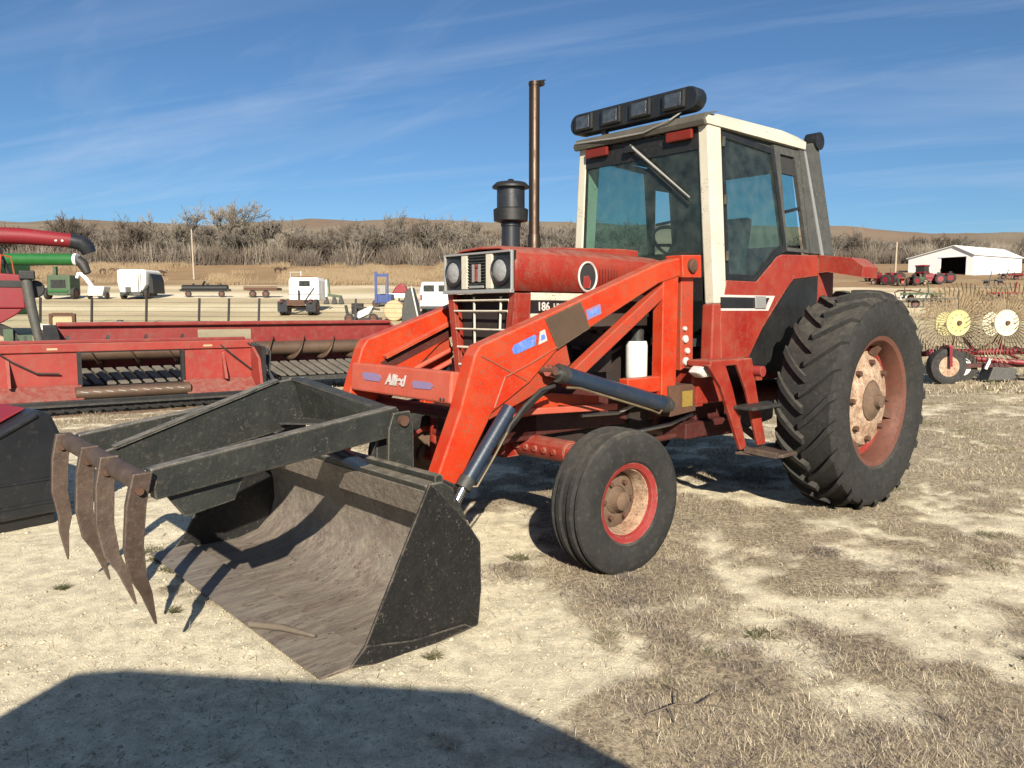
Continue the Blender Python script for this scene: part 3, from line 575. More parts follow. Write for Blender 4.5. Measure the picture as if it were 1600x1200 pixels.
# roof
rf = [(1.30,2.885),(1.315,2.915),(1.28,2.955),(1.10,2.985),(.2,3.0),(-.05,2.985),(-.115,2.96),(-.11,2.885)]
m = MB(); nx = len(rf); ysr = [-.645,-.60,-.3,0,.3,.60,.645]; vs = []
for yy in ysr:
    e = abs(yy) > .62; cr = .014*(1-(yy/.645)**2)
    for (x, z) in rf: vs.append((x, yy, (min(z, 2.945) if e else z) + (cr if z > 2.95 else 0)))
F = [(i*nx+j, i*nx+(j+1)%nx, (i+1)*nx+(j+1)%nx, (i+1)*nx+j) for i in range(len(ysr)-1) for j in range(nx)] + [tuple(range(nx)), tuple((len(ysr)-1)*nx+j for j in range(nx))]
roof = m.add(vs, F).build('roof', 'cream', T, smooth=35)
m = MB().prism([(1.318,2.875),(1.335,2.91),(1.30,2.962),(1.17,2.992),(1.17,2.985),(1.27,2.95),(1.29,2.875)], 'xz', -.648, .640); m.build('roof_visor', 'visor_grey', roof, bevel=.008)
MB().box(-.08,1.24,-.60,.60,2.84,2.882).build('headliner', 'headliner', roof)
m = MB().tube([(1.34,-.62,2.93),(1.345,-.2,2.905),(1.34,.1,2.90),(1.345,.35,2.95),(1.30,.42,3.0)], .006, 5); m.build('lamp_cable', 'silver', roof)
# light bar
def capsule(y0, y1, zc, r, x0, x1):
    p = []; 
    for k in range(9): t = math.pi/2 + math.pi*k/8; p.append((y0+r+math.cos(t)*r, zc+math.sin(t)*r))
    for k in range(9): t = -math.pi/2 + math.pi*k/8; p.append((y1-r+math.cos(t)*r, zc+math.sin(t)*r))
    return MB().prism(p, 'yz', x0, x1)
LBx = 1.32
lb = capsule(-.70,.575,3.085,.085,LBx-.12,LBx).build('light_bar', 'black_plastic', T, bevel=.012)
for s_ in (-.35,.35): MB().box(LBx-.07,LBx-.03,s_-.02,s_+.02,2.95,3.02).build('light_bar_bracket', 'dark_metal', lb)
for y in (-.53,-.235,.06,.375):
    h = MB().box(LBx-.001,LBx+.03,y-.10,y+.10,3.02,3.15).build('work_lamp_housing', 'black_paint', lb, bevel=.01)
    MB().box(LBx+.022,LBx+.034,y-.072,y+.072,3.036,3.134).build('work_lamp_lens', 'reflector', h, bevel=.004)
# rear wall, floor, interior
m = MB().plate([(-.06,-.56,2.86),(-.06,.56,2.86),(-.08,.56,2.72),(-.08,-.56,2.72)], .04, (-1,0,0)).plate([(-.16,-.60,2.1),(-.16,.60,2.1),(-.25,.66,1.3),(-.25,-.66,1.3)], .04, (-1,0,0)); m.build('rear_wall', 'black_paint', T)
MB().plate([(-.085,-.54,2.72),(-.085,.54,2.72),(-.155,.60,2.1),(-.155,-.60,2.1)], .006, (-1,0,0)).build('rear_glass', 'glass_tint', T)
MB().box(-.2,1.24,-.66,.66,1.28,1.34).build('cab_floor', 'headliner', T)
m = MB().prism([(1.22,1.34),(1.22,1.98),(1.05,2.0),(.93,1.92),(.98,1.34)], 'xz', -.22, .30); m.build('dash_console', 'seat_vinyl', T, bevel=.03)
sw = bpy.data.objects.new('steering_wheel', None); col.objects.link(sw); sw.parent = T; sw.location = (.80, .02, 2.10); sw.rotation_euler = (0, R(-38), 0)
mt = MB(); N_ = 32; mt.tube([(math.cos(2*math.pi*k/N_)*.20, math.sin(2*math.pi*k/N_)*.20, 0) for k in range(N_+1)], .014, 8, cap=False); mt.build('wheel_ring', 'black_plastic', sw, smooth=60)
mt = MB(); [mt.beam((0,0,-.02),(math.cos(t)*.20,math.sin(t)*.20,0),.03,.008) for t in (0.5,2.6,4.7)]; mt.tube([(0,0,.02),(0,0,-.42)], .03, 10); mt.build('steering_column', 'black_plastic', sw)
m = MB().box(.05,.52,-.24,.24,1.72,1.84); m.build('seat_cushion', 'seat_vinyl', T, bevel=.04)
MB().prism([(.05,1.82),(.16,1.82),(.04,2.36),(-.05,2.36)], 'xz', -.22, .22).build('seat_back', 'seat_vinyl', T, bevel=.04)
MB().box(.15,.4,-.15,.15,1.34,1.72).build('seat_base', 'black_paint', T)
MB().tube([(.55,-.35,1.34),(.60,-.36,1.9),(.58,-.36,2.02)], [.012,.012,.022], 8).build('lever', 'black_plastic', T)
# steps on the left
def slat(pts, y0, y1, name, mat, par=None, bv=.006): return MB().prism(pts, 'xz', y0, y1).build(name, mat, par or T, bevel=bv)
st = slat([(1.53,1.17),(1.33,1.19),(1.22,1.0),(1.005,.53),(1.09,.52),(1.36,1.0)], .83, .86, 'step_rail', 'red')
st2 = slat([(1.20,1.19),(.98,1.20),(.90,.95),(.745,.53),(.86,.53),(1.04,.95)], .84, .865, 'step_rail', 'red')
MB().box(.98,1.50,.66,.862,1.155,1.20).build('step_bracket', 'red', T, bevel=.01)
MB().box(.66,1.20,.84,1.02,.835,.86).build('step_tread', 'dark_metal', T, bevel=.006)
m = MB().prism([(1.07,.80),(.55,.80),(.42,1.12),(.95,1.12)], 'xy', .478, .505); m.build('step_tread', 'tooth_steel', T, bevel=.006)
for a_, b_ in (((1.03,.86,.52),(.99,1.10,.50)),((.60,.86,.52),(.50,1.08,.50)),((.80,.84,.56),(.84,.60,.72))): MB().beam(a_, b_, .045, .04).build('step_arm', 'tooth_steel', T)
MB().lathe([(.0,-.05),(.04,-.05),(.04,.05),(.0,.05)], (.93,.88,1.10), n=12).build('step_lamp', 'rim_red', T, smooth=40)
MB().prism([(1.56,1.115),(1.50,1.16),(1.34,1.165),(1.34,1.08),(1.48,1.075)], 'xz', .70, .80).build('mirror_shell', 'decal_white', T, bevel=.02)
MB().tube([(1.40,.75,1.10),(1.28,.72,1.12)], .03, 10).build('mirror_arm', 'rim_red', T, smooth=40)

# ---- loader
for s_ in (1, -1):
    yo, yi = .65, .545; Y = sy(yi, yo, s_)
    boom = [(3.40,1.355),(2.60,1.615),(1.82,1.872),(1.55,1.925),(1.55,1.80),(1.82,1.735),(2.516,1.437),(2.80,1.31),(3.02,1.13),(3.31,.975),(3.52,.655),(3.58,.555),(3.65,.525),(3.70,.56),(3.70,.655),(3.54,1.01),(3.44,1.30)]
    a = slat(boom, *Y, 'loader_arm', 'orange', bv=.010)
    side = yo*s_
    def dec(pts, name, mat, t=.003, lift=.0): 
        return MB().prism(pts, 'xz', *sy(yo-.001+lift, yo+t+lift, s_)).build(name, mat, a)
    dec([(2.905,1.50),(2.60,1.605),(2.515,1.44),(2.80,1.318)], 'repair_plate', 'brown_patch', .006)
    # weld seams: raised beads at knee and gusset
    m = MB().tube([(3.395,s_*(yo+.001),1.30),(3.20,s_*(yo+.001),1.21),(3.05,s_*(yo+.001),1.14)], .006, 6).tube([(3.30,s_*(yo+.001),1.0),(3.22,s_*(yo+.001),1.17),(3.02,s_*(yo+.001),1.24),(2.80,s_*(yo+.001),1.33)], .006, 6); m.build('weld_seam', 'orange_worn', a)
    if s_ > 0:
        dec([(3.165,1.325),(3.15,1.352),(2.99,1.408),(2.975,1.40),(2.985,1.345),(3.13,1.30),(3.155,1.302)], 'stripe_decal', 'decal_blue')
        dec([(2.965,1.415),(2.955,1.42),(2.967,1.345),(2.977,1.341)], 'stripe_decal', 'rim_red', .0032)
        dec([(2.945,1.425),(2.905,1.438),(2.885,1.372),(2.955,1.348)], 'logo_decal', 'decal_white'); dec([(2.935,1.405),(2.91,1.413),(2.90,1.383),(2.94,1.370)], 'logo_decal', 'decal_blue', .004)
        dec([(2.55,1.552),(2.42,1.592),(2.405,1.53),(2.535,1.49)], 'stripe_decal', 'decal_pale', .003); dec([(2.535,1.538),(2.435,1.572),(2.425,1.54),(2.52,1.505)], 'stripe_decal', 'decal_blue', .004)
    # gusset under the knee where the lift cylinder pins
    g = slat([(2.80,1.325),(2.70,1.35),(2.66,1.22),(2.80,1.12),(3.05,1.02),(3.32,.93),(3.31,.99),(3.05,1.13)], *sy(.565,.63,s_), 'cylinder_bracket', 'orange_worn')
    if s_ < 0:      # channel shade as a dark plate on the far arm's inner face, behind levelling rods
        part_ = MB().plate([(3.30,-.543,1.20),(2.62,-.543,1.47),(2.58,-.543,1.41),(3.26,-.543,1.14)], .006, (0,1,0)).build('arm_channel_shade', 'red_dark', a)
        for q_ in (0,.085): MB().tube([(3.16,-.50,1.10-q_),(2.1,-.50,1.52-q_)], .018, 8).build('levelling_rod', 'orange_faded', a, smooth=50)
        MB().beam((3.28,-.52,1.235),(2.65,-.52,1.49),.05,.02).build('arm_lip', 'orange', a)
    # pivot block, mast
    blk = slat([(1.60,1.935),(1.375,1.945),(1.365,1.785),(1.585,1.78)], *sy(.53,.675,s_), 'pivot_block', 'orange')
    MB().lathe([(.05,-.004),(.05,.02),(.03,.03),(.0,.03)], (1.49,s_*.675,1.865), n=16).build('pivot_pin', 'rust', blk) if s_ > 0 else None
    ms = slat([(1.76,1.80),(1.59,1.80),(1.60,.86),(1.76,.90)], *sy(.55,.64,s_), 'mast', 'orange')
    slat([(1.545,1.80),(1.40,1.80),(1.385,1.17),(1.53,1.12)], *sy(.56,.63,s_), 'mast_rear_plate', 'orange_worn')
    for k, (xx, zz_, r_) in enumerate(((1.49,1.345,.028),(1.465,1.26,.022),(1.48,1.185,.03),(1.50,1.42,.016))):
        MB().lathe([(r_,-.002),(r_,.012),(r_*.7,.018),(.0,.018)], (xx,s_*.632,zz_), n=14).build('bolt', 'decal_white', ms) if s_ > 0 else None
    slat([(1.70,1.02),(1.38,1.02),(1.38,.82),(1.68,.80)], *sy(.50,.66,s_), 'mast_foot', 'rust')
    if s_ > 0: MB().box(1.43,1.55,.661,.666,.86,.975).build('warning_label', 'yellow_label', T); MB().box(1.28,1.42,.56,.655,.845,1.09).build('mount_plate', 'red', T, bevel=.008)
    MB().beam((1.72,s_*.60,1.70),(2.66,s_*.57,1.10),.07,.085).build('mast_brace', 'orange_worn', T, bevel=.008)
    MB().box(1.74,2.10,*sy(.54,.62,s_),.985,1.09).build('mount_rail', 'orange', T, bevel=.008)
    slat([(2.10,1.08),(2.60,1.10),(2.95,.95),(2.95,.88),(2.10,.90)], *sy(.34,.42,s_), 'mount_rail', 'red_dark')
    slat([(2.25,.98),(2.70,1.03),(3.0,.98),(3.02,.90),(2.25,.90)], *sy(.44,.50,s_), 'mount_bracket', 'orange')
    MB().beam((2.95,s_*.52,.935),(2.12,s_*.54,.90),.03,.04).build('mount_strap', 'orange_faded', T, bevel=.006)
    # lift cylinder
    yc = s_*.715
    lc = MB().tube([(2.83,yc,1.172),(1.83,yc,.912)], .052, 20).build('lift_cylinder', 'cyl_blue', T, smooth=40)
    MB().tube([(2.94,yc,1.20),(2.82,yc,1.170)], .036, 16).build('cylinder_rod', 'chrome', lc, smooth=40)
    MB().tube([(2.86,yc,1.18),(2.80,yc,1.164)], .058, 20).build('cylinder_gland', 'dark_metal', lc, smooth=40); MB().tube([(1.86,yc,.92),(1.80,yc,.904)], .058, 20).tube([(1.83,yc,.912),(1.75,yc,.89)], .04, 12).build('cylinder_base', 'dark_metal', lc, smooth=40)
    MB().tube([(2.92,s_*.56,1.195),(2.92,s_*.76,1.195)], .025, 10).build('cylinder_pin', 'rust', lc, smooth=40)
    MB().tube([(2.80,yc+s_*.02,1.09),(2.70,yc+s_*.03,1.08),(2.0,yc+s_*.03,.885),(1.92,yc+s_*.03,.855),(1.88,yc+s_*.02,.875)], .008, 6).build('cylinder_line', 'tine', lc, smooth=60)
    # bucket cylinder in front of the leg
    bc = MB().tube([(3.24,yc,1.0),(3.565,yc,.61)], .042, 18).build('bucket_cylinder', 'cyl_blue', T, smooth=40)
    MB().tube([(3.55,yc,.63),(3.66,yc,.47)], .026, 14).build('cylinder_rod', 'chrome', bc, smooth=40)
    MB().tube([(3.54,yc,.64),(3.58,yc,.59)], .048, 18).build('cylinder_gland', 'dark_metal', bc, smooth=40)
    MB().tube([(3.30,yc+s_*.045,.87),(3.42,yc+s_*.05,.72),(3.52,yc+s_*.05,.60),(3.55,yc+s_*.03,.60)], .007, 6).build('cylinder_line', 'tine', bc, smooth=60)
    m = MB()
    for k in range(3):
        o_ = .022*k
        m.tube([(2.86+o_,s_*(.69-.01*k),1.10-o_*.4),(2.98,s_*(.70-.012*k),1.085-o_),(3.12,s_*(.71-.012*k),1.0-o_),(3.24,s_*(.715-.012*k),.90-o_),(3.30+o_,s_*.72,.80)], .0125, 8)
    m.build('hydraulic_hose', 'hose', a, smooth=60)
cb = MB().prism([(3.40,1.20),(3.52,1.21),(3.535,1.03),(3.41,1.015)], 'xz', -.545, .545).build('loader_crossbar', 'orange_faded', T, bevel=.012)
def xb(y, z): return np.interp(z, [1.03,1.21], [3.5355,3.5205])+.001
def cbdec(pts, name, mat, off=0):
    MB().plate([(xb(y,z)+.003+off, y, z) for y, z in pts], .003, (1,0,.08)).build(name, mat, cb)
cbdec([(-.40,1.135),(-.38,1.155),(-.30,1.158),(-.19,1.152),(-.17,1.13),(-.19,1.105),(-.37,1.108)], 'blue_stripe_decal', 'decal_pale'); cbdec([(.17,1.12),(.19,1.14),(.35,1.138),(.385,1.12),(.36,1.098),(.19,1.094)], 'blue_stripe_decal', 'decal_pale')
M3 = Matrix.Translation((xb(0,1.125)+.0045, -.01, 1.125)) @ Matrix.Rotation(R(90),4,'Z') @ Matrix.Rotation(R(90-4.8),4,'X')
text_mesh('faded_logo', 'Allied', .09, 'decal_white', cb, M3, bold=.004, shear=.25)
for y in (.46,.49): MB().lathe([(.010,.0),(.010,.012),(.0,.014)], (3.525,y,1.05), axis='x', n=8).build('bolt', 'dark_metal', cb)
m = MB().tube([(3.46,-.66,.575),(3.46,.66,.575)], .035, 12) if False else MB().tube([(3.30,-.55,.93),(3.30,.55,.93)], .04, 12); m.build('torsion_tube', 'red_dark', T, smooth=40)

# ---- bucket
BW = 1.12
prof = [(4.62,.012),(4.40,.010),(4.10,.012),(3.95,.05),(3.86,.13),(3.825,.25),(3.83,.38),(3.86,.50),(3.875,.545)]
bk = bpy.data.objects.new('bucket', None); col.objects.link(bk); bk.parent = T
def sheet(profile, t, y0, y1, name, mat, par, wob=0, bevel=0):
    """bent plate of the given thickness swept along y, slightly dented"""
    P = [Vector((x,0,z)) for x, z in profile]; k = len(P); nyy = 15; vs = []
    nr_ = []
    for i in range(k):
        d = (P[min(i+1,k-1)]-P[max(i-1,0)]).normalized(); nr_.append(Vector((d.z,0,-d.x)))
    for j in range(nyy):
        y = y0+(y1-y0)*j/(nyy-1)
        for sgn in (0,1):
            for i in range(k):
                q = P[i] + nr_[i]*(-t*sgn); w_ = wob*(mnoise.noise(Vector((q.x*3, y*3, q.z*3)))) if wob else 0
                vs.append((q.x, y, q.z + w_*(1 if i > 0 else .4)))
    F = []; S = 2*k
    for j in range(nyy-1):
        for i in range(k-1):
            F.append((j*S+i, j*S+i+1, (j+1)*S+i+1, (j+1)*S+i)); F.append((j*S+k+i+1, j*S+k+i, (j+1)*S+k+i, (j+1)*S+k+i+1))
        F.append((j*S, (j+1)*S, (j+1)*S+k, j*S+k)); F.append((j*S+k-1, j*S+2*k-1, (j+1)*S+2*k-1, (j+1)*S+k-1))
    for j in (0, nyy-1):
        for i in range(k-1): F.append((j*S+i, j*S+k+i, j*S+k+i+1, j*S+i+1))
    return MB().add(vs, F).build(name, mat, par, smooth=40)
sheet(prof, .012, -BW, BW, 'bucket_shell', 'bucket_inside', bk, wob=.012)
MB().prism([(4.66,.018),(4.40,.034),(4.40,.024),(4.655,.006)], 'xz', -BW, BW).build('cutting_edge', 'bucket_inside', bk)
MB().prism([(4.10,.75),(4.095,.72),(4.03,.575),(3.88,.53),(3.86,.56),(3.95,.72),(4.0,.755)], 'xz', -BW+.012, BW-.012).build('top_beam', 'grapple_steel', bk, bevel=.008)
MB().prism([(4.095,.722),(4.03,.578),(4.036,.575),(4.101,.72)], 'xz', -BW+.012, BW-.012).build('top_beam_face', 'bucket_inside', bk)
MB().tube([(4.01,-BW+.03,.765),(4.01,BW-.03,.765)], .025, 10).build('top_pipe', 'grapple_steel', bk, smooth=40)
sp = [(4.52,.015),(4.44,.10),(4.09,.765),(4.03,.71),(3.96,.635),(3.875,.545),(3.795,.43),(3.79,.20),(3.81,.02),(4.10,-.004),(4.30,.002)]
for s_ in (1,-1): MB().prism(sp, 'xz', *sy(BW-.003,BW+.012,s_)).build('side_plate', 'bucket_outside', bk, bevel=.003)
MB().prism([(4.52,.03),(4.44,.10),(4.20,.055),(3.9,.05),(3.85,.02),(4.10,.0),(4.40,.0)], 'xz', BW+.012, BW+.020).build('wear_strip', 'bucket_outside', bk, bevel=.003)
for s_ in (1,-1):
    for dy in (-.07,.07):
        y = s_*(.60)+dy; MB().prism([(3.84,.60),(3.70,.66),(3.58,.60),(3.58,.48),(3.70,.34),(3.805,.30),(3.815,.42)], 'xz', y-.012, y+.012).build('hinge_ear', 'bucket_outside', bk, bevel=.004)
    MB().tube([(3.66,s_*.50,.58),(3.66,s_*.70,.58)], .03, 12).build('hinge_pin', 'rust', bk, smooth=40); MB().tube([(3.66,s_*.62,.46),(3.66,s_*.76,.46)], .028, 12).build('hinge_pin', 'rust', bk, smooth=40)

# ---- grapple
gp = bpy.data.objects.new('grapple', None); col.objects.link(gp); gp.parent = T
TX, TZf = 5.17, .845
MB().tube([(TX,-.70,TZf+.005),(TX,.64,TZf-.005)], .045, 16).build('front_tube', 'tooth_steel', gp, smooth=40)
for s_ in (1,-1):
    y = .60*s_
    MB().beam((3.93,y,.985),(5.14,y,.83),.075,.15,(0,0,1),.075,.135).build('side_arm', 'grapple_steel', gp, bevel=.008)
    MB().prism([(5.10,.80),(4.72,.84),(4.78,.70),(5.0,.66)], 'xz', y-.012-.02, y+.012-.02).build('arm_gusset', 'grapple_steel', gp, bevel=.004)
    for dy in (-.055,.055): MB().prism([(3.88,1.035),(3.98,1.03),(4.01,.95),(4.02,.70),(3.86,.64),(3.86,.95)], 'xz', y+dy-.01, y+dy+.01).build('pivot_post', 'grapple_steel', bk, bevel=.004)
    MB().tube([(3.93,y-.09,.99),(3.93,y+.09,.99)], .028, 12).build('pivot_pin', 'rust', gp, smooth=40)
    gc = MB().tube([(3.87,y-s_*.12,.62),(4.25,y-s_*.10,.86)], .035, 14).build('grapple_cylinder', 'cyl_blue', gp, smooth=40); MB().tube([(4.23,y-s_*.10,.85),(4.42,y-s_*.07,.92)], .02, 12).build('cylinder_rod', 'chrome', gc, smooth=40)
cen = [(5.16,.885),(4.9,.97),(4.29,1.165),(4.20,1.175),(4.10,1.14),(4.10,1.0),(4.22,.905),(4.5,.855),(4.95,.765),(5.15,.79)]
MB().prism(cen, 'xz', -.03, -.005).build('center_arm', 'grapple_steel', gp, bevel=.004)
MB().beam((5.12,-.018,.90),(4.29,-.018,1.172),.06,.014).build('center_arm_flange', 'grapple_steel', gp)
# tapering cross members from the centre arm out to the side arms
for s_ in (1,-1):
    ye = .60*s_
    MB().plate([(4.20,-.018,1.165),(3.99,ye,1.03),(3.99,ye,.95),(4.14,-.018,.95)], .012, (1,0,.1)).build('cross_plate', 'grapple_steel', gp)
    MB().beam((4.17,-.018,1.175),(3.95,ye,1.035),.085,.014).build('cross_flange', 'dark_metal', gp)
    MB().plate([(4.12,0,.952),(4.30,s_*.03,.945),(4.10,s_*.36,.955),(4.02,s_*.50,.955)], .01, (0,0,1)).build('cross_floor', 'dark_metal', gp)
def tooth(y, zt, lean, xt):
    o = MB(); 
    path = [(TX+.02,TZf+.05,.085),(TX+.045,TZf-.08,.088),(TX+.055,TZf-.26,.085),(TX+.035,TZf-.40,.075),(TX-.005+xt*.6,zt+.16,.052),(TX-.05+xt,zt,.010)]
    vs = []; n_ = len(path)
    for i, (x, z, w) in enumerate(path):
        yy = y + lean*(i/(n_-1))**1.5; tk = .036*(1-.55*i/(n_-1))
        for sx, sgn in ((-.5,-1),(.5,-1),(.5,1),(-.5,1)): vs.append((x + w*.9*sx, yy + sgn*tk/2*1.1, z))
    F = [(0,1,2,3), tuple((n_-1)*4+j for j in (3,2,1,0))] + [(i*4+j, i*4+(j+1)%4, (i+1)*4+(j+1)%4, (i+1)*4+j) for i in range(n_-1) for j in range(4)]
    t = o.add(vs, F).build('tooth', 'tooth_steel', gp, bevel=.004)
    MB().tube([(TX+.04,y-.04,TZf-.02),(TX+.04,y+.04,TZf-.02)], .016, 8).build('tooth_bolt', 'rust', t)
tooth(-.69,.20,-.01,.08); tooth(-.16,.20,-.04,0); tooth(.18,.20,.06,0); tooth(.665,.195,-.14,0)

# ================================================================== machinery around the tractor
def part(p, name, mat, fn, **k):
    m = MB(); fn(m); return m.build(name, mat, p, **k)
def wheel(p, x, y, z, r, w, tm='rubber', rm='rim_rust', axis='y', n=20):
    """tyre with a rim as its child"""
    t = MB().lathe([(r*.55,-w*.45),(r*.8,-w*.5),(r*.97,-w*.42),(r,-w*.2),(r,w*.2),(r*.97,w*.42),(r*.8,w*.5),(r*.55,w*.45)], (x,y,z), axis=axis, n=n).build('tyre', tm, p, smooth=40)
    MB().lathe([(r*.56,-w*.46),(r*.5,-w*.1),(r*.18,w*.05),(r*.15,w*.2),(r*.18,w*.05),(r*.5,w*.1),(r*.56,w*.46)], (x,y,z), axis=axis, n=n).build('rim', rm, t, smooth=40)
    return t
# ---- two harvester headers lying beyond the bucket
HA = R(35); HO = Vector((-5.8, 11.8, 0)); hu = Vector((math.cos(HA), math.sin(HA), 0)); hn = Vector((-math.sin(HA), math.cos(HA), 0))
H1 = thing('harvester_header', 'red harvester header with square opening in its back sheet, nearest behind the grapple', 'header', HO, HA)
part(H1, 'back_sheet', 'header_orange', lambda m: m.box(-3.4,-.62,.50,.54,.40,1.03), bevel=.006); part(H1, 'back_sheet', 'header_orange', lambda m: m.box(.85,2.0,.50,.54,.40,1.03), bevel=.006)
part(H1, 'top_beam', 'header_orange', lambda m: m.box(-3.4,2.0,.46,.60,.92,1.05), bevel=.012)
part(H1, 'top_rail', 'header_red', lambda m: m.box(-3.4,1.9,.58,.66,1.05,1.10), bevel=.01)
for x in (-.98,1.25): part(H1, 'marker_plate', 'tan', lambda m: m.box(x-.07,x+.07,.452,.458,.955,.985))
for x in (-2.7,-1.55,1.5):
    part(H1, 'sheet_brace', 'header_orange', lambda m: m.prism([(.50,.42),(.30,.42),(.50,.85)], 'yz', x-.02, x+.02))
for x in (-.2,.35,.9,-.75,-1.3): part(H1, 'rail_bracket', 'black_paint', lambda m: m.prism([(.60,1.10),(.70,1.10),(.62,1.17)], 'yz', x-.02, x+.02))
part(H1, 'lower_sheet', 'header_red', lambda m: m.plate([(-3.4,.48,.41),(-.62,.48,.41),(-.62,.16,.20),(-3.4,.16,.20)], .01), bevel=0)
part(H1, 'lower_sheet', 'header_red', lambda m: m.plate([(.85,.48,.41),(2.0,.48,.41),(2.0,.16,.20),(.85,.16,.20)], .01))
part(H1, 'opening_frame', 'black_paint', lambda m: m.box(-.66,-.60,.47,.56,.38,.95).box(.83,.88,.47,.56,.38,.95).box(-.60,.83,.48,.56,.90,.945))
part(H1, 'feed_roller', 'auger_steel', lambda m: m.tube([(-.72,.28,.30),(.90,.28,.30)], .10, 16), smooth=40)
for k in range(9): part(H1, 'roller_strip', 'silver', lambda m: m.beam((-.66+.17*k,.19,.335),(-.56+.17*k,.185,.315),.012,.012))
part(H1, 'cutter_bar', 'black_paint', lambda m: m.box(-3.4,2.45,-.04,.12,.05,.15).box(-3.4,2.4,.12,.20,.14,.22), bevel=.01)
part(H1, 'cutter_rail', 'dark_metal', lambda m: m.box(-3.4,2.5,-.12,-.05,.155,.185))
part(H1, 'cutter_rail', 'auger_steel', lambda m: m.box(-3.4,2.5,-.22,-.17,.01,.045))
for k in range(36): part(H1, 'knife_guard', 'dark_metal', lambda m: m.prism([(-3.35+.16*k,-.12),(-3.31+.16*k,-.12),(-3.33+.16*k,-.30)], 'xy', .10, .125))
part(H1, 'end_drive', 'black_paint', lambda m: m.box(2.0,2.06,.0,.56,.15,.95).lathe([(.14,2.06),(.14,2.12),(.05,2.13)], (0,.30,.62), axis='x', n=18).lathe([(.09,2.06),(.09,2.14),(.03,2.15)], (0,.20,.34), axis='x', n=16).beam((2.1,.42,.58),(2.1,.26,.36),.03,.02))
part(H1, 'end_plate', 'header_orange', lambda m: m.prism([(.54,1.0),(.1,.75),(-.05,.2),(.54,.2)], 'yz', 1.96, 2.0))
for k in range(3): part(H1, 'drive_hose', 'hose', lambda m: m.tube([(1.9+.06*k,.45,1.0),(2.15+.05*k,.35,.85),(2.18,.2,.5),(2.25+.06*k,.05,.12)], .018, 6))
part(H1, 'hydraulic_hose', 'hose', lambda m: m.tube([(-1.75,.47,1.0),(-1.5,.45,.8),(-1.2,.44,.62),(-.9,.44,.60)], .014, 6))
part(H1, 'hydraulic_hose', 'hose', lambda m: m.tube([(1.45,.47,.98),(1.65,.45,.8),(1.95,.44,.55)], .014, 6))
part(H1, 'sheet_hook', 'rust', lambda m: m.beam((-1.95,.44,.95),(-1.95,.40,.45),.06,.05).beam((-2.3,.44,.78),(-1.95,.42,.78),.05,.06))
H2 = thing('harvester_header', 'long red harvester header with brown spiral auger, beyond the nearer header', 'header', HO + hn*2.4, HA)
part(H2, 'back_sheet', 'header_red', lambda m: m.box(-.75,1.55,.0,.04,.35,1.28).box(2.55,5.5,.0,.04,.35,1.28).box(1.55,2.55,.0,.04,.35,1.0).box(1.55,2.55,.0,.04,1.19,1.28), bevel=0)
part(H2, 'top_beam', 'header_red', lambda m: m.box(-.75,5.5,-.09,.09,1.27,1.345), bevel=.02)
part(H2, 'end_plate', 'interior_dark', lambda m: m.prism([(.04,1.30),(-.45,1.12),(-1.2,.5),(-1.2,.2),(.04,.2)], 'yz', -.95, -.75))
part(H2, 'end_plate', 'header_red', lambda m: m.prism([(.04,1.30),(-.35,1.12),(-1.2,.5),(-1.2,.2),(.04,.2)], 'yz', 5.5, 5.56))
au = part(H2, 'auger', 'auger_steel', lambda m: m.tube([(-.7,-.36,.82),(5.45,-.36,.82)], .135, 20), smooth=40)
m = MB(); NS = 260
for q, (x0, x1, hand) in enumerate(((-.6,2.2,1),(2.4,5.4,-1))):
    o = len(m.v)
    for k in range(NS+1):
        t = hand*2*math.pi*(x1-x0)/.62*k/NS; x = x0+(x1-x0)*k/NS
        for r_ in (.13,.235): m.v.append((x, -.36+math.cos(t)*r_, .82+math.sin(t)*r_))
    m.f += [(o+2*k, o+2*k+1, o+2*k+3, o+2*k+2) for k in range(NS)]
fl = m.build('flighting', 'auger_steel', au, smooth=60); sf = fl.modifiers.new('plate', 'SOLIDIFY'); sf.thickness = .008
for k in range(34): part(H2, 'floor_slat', 'slat_grey', lambda m: m.plate([(-.7+.19*k,-.55,.58),(-.57+.19*k,-.55,.58),(-.40+.19*k,-1.15,.36),(-.53+.19*k,-1.15,.36)], .035, (0,-.3,1)), bevel=.008)
part(H2, 'floor_sheet', 'dark_metal', lambda m: m.plate([(-.75,0,.52),(5.5,0,.52),(5.5,-1.15,.26),(-.75,-1.15,.26)], .01))
part(H2, 'cutter_bar', 'dark_metal', lambda m: m.box(-.75,5.5,-1.25,-1.15,.24,.32))
for x in (0,2.4,4.8): part(H2, 'stand_leg', 'header_red', lambda m: m.box(x-.04,x+.04,.04,.12,-.02,.7))
# ---- black crop divider at the left edge
bdx = Vector((.33, .945, 0)).normalized(); bda = math.atan2(.36, .27)
B = thing('crop_divider', 'black ridged machine shield with red top cut by the left picture edge', 'shield', (-3.30, 5.62, 0), bda)
f = [(-2.2,.06),(-2.2,.34),(-.50,.66),(-.13,.845),(-.045,.80),(.02,.63),(.0,.08)]
part(B, 'shield', 'black_plastic', lambda m: m.prism(f, 'xz', 0, .85), bevel=.03, seg=3)
for z0, z1 in ((.16,.18),(.33,.345)): part(B, 'shield_ridge', 'black_plastic', lambda m: m.box(-2.15,.0,-.012,.01,z0,z1), bevel=.006)
part(B, 'shield_edge', 'black_plastic', lambda m: m.beam((-2.1,-.005,.335),(-.50,-.005,.635),.03,.03).beam((-.50,-.005,.635),(-.15,-.005,.81),.03,.03), bevel=.01)
part(B, 'red_top', 'farm_red', lambda m: m.prism([(-2.2,.35),(-.50,.672),(-.17,.84),(-.17,.855),(-.50,.70),(-2.2,.38)], 'xz', .14, 1.5), bevel=.006)
part(B, 'skid', 'black_paint', lambda m: m.box(-2.1,-.05,.05,.75,.0,.07))

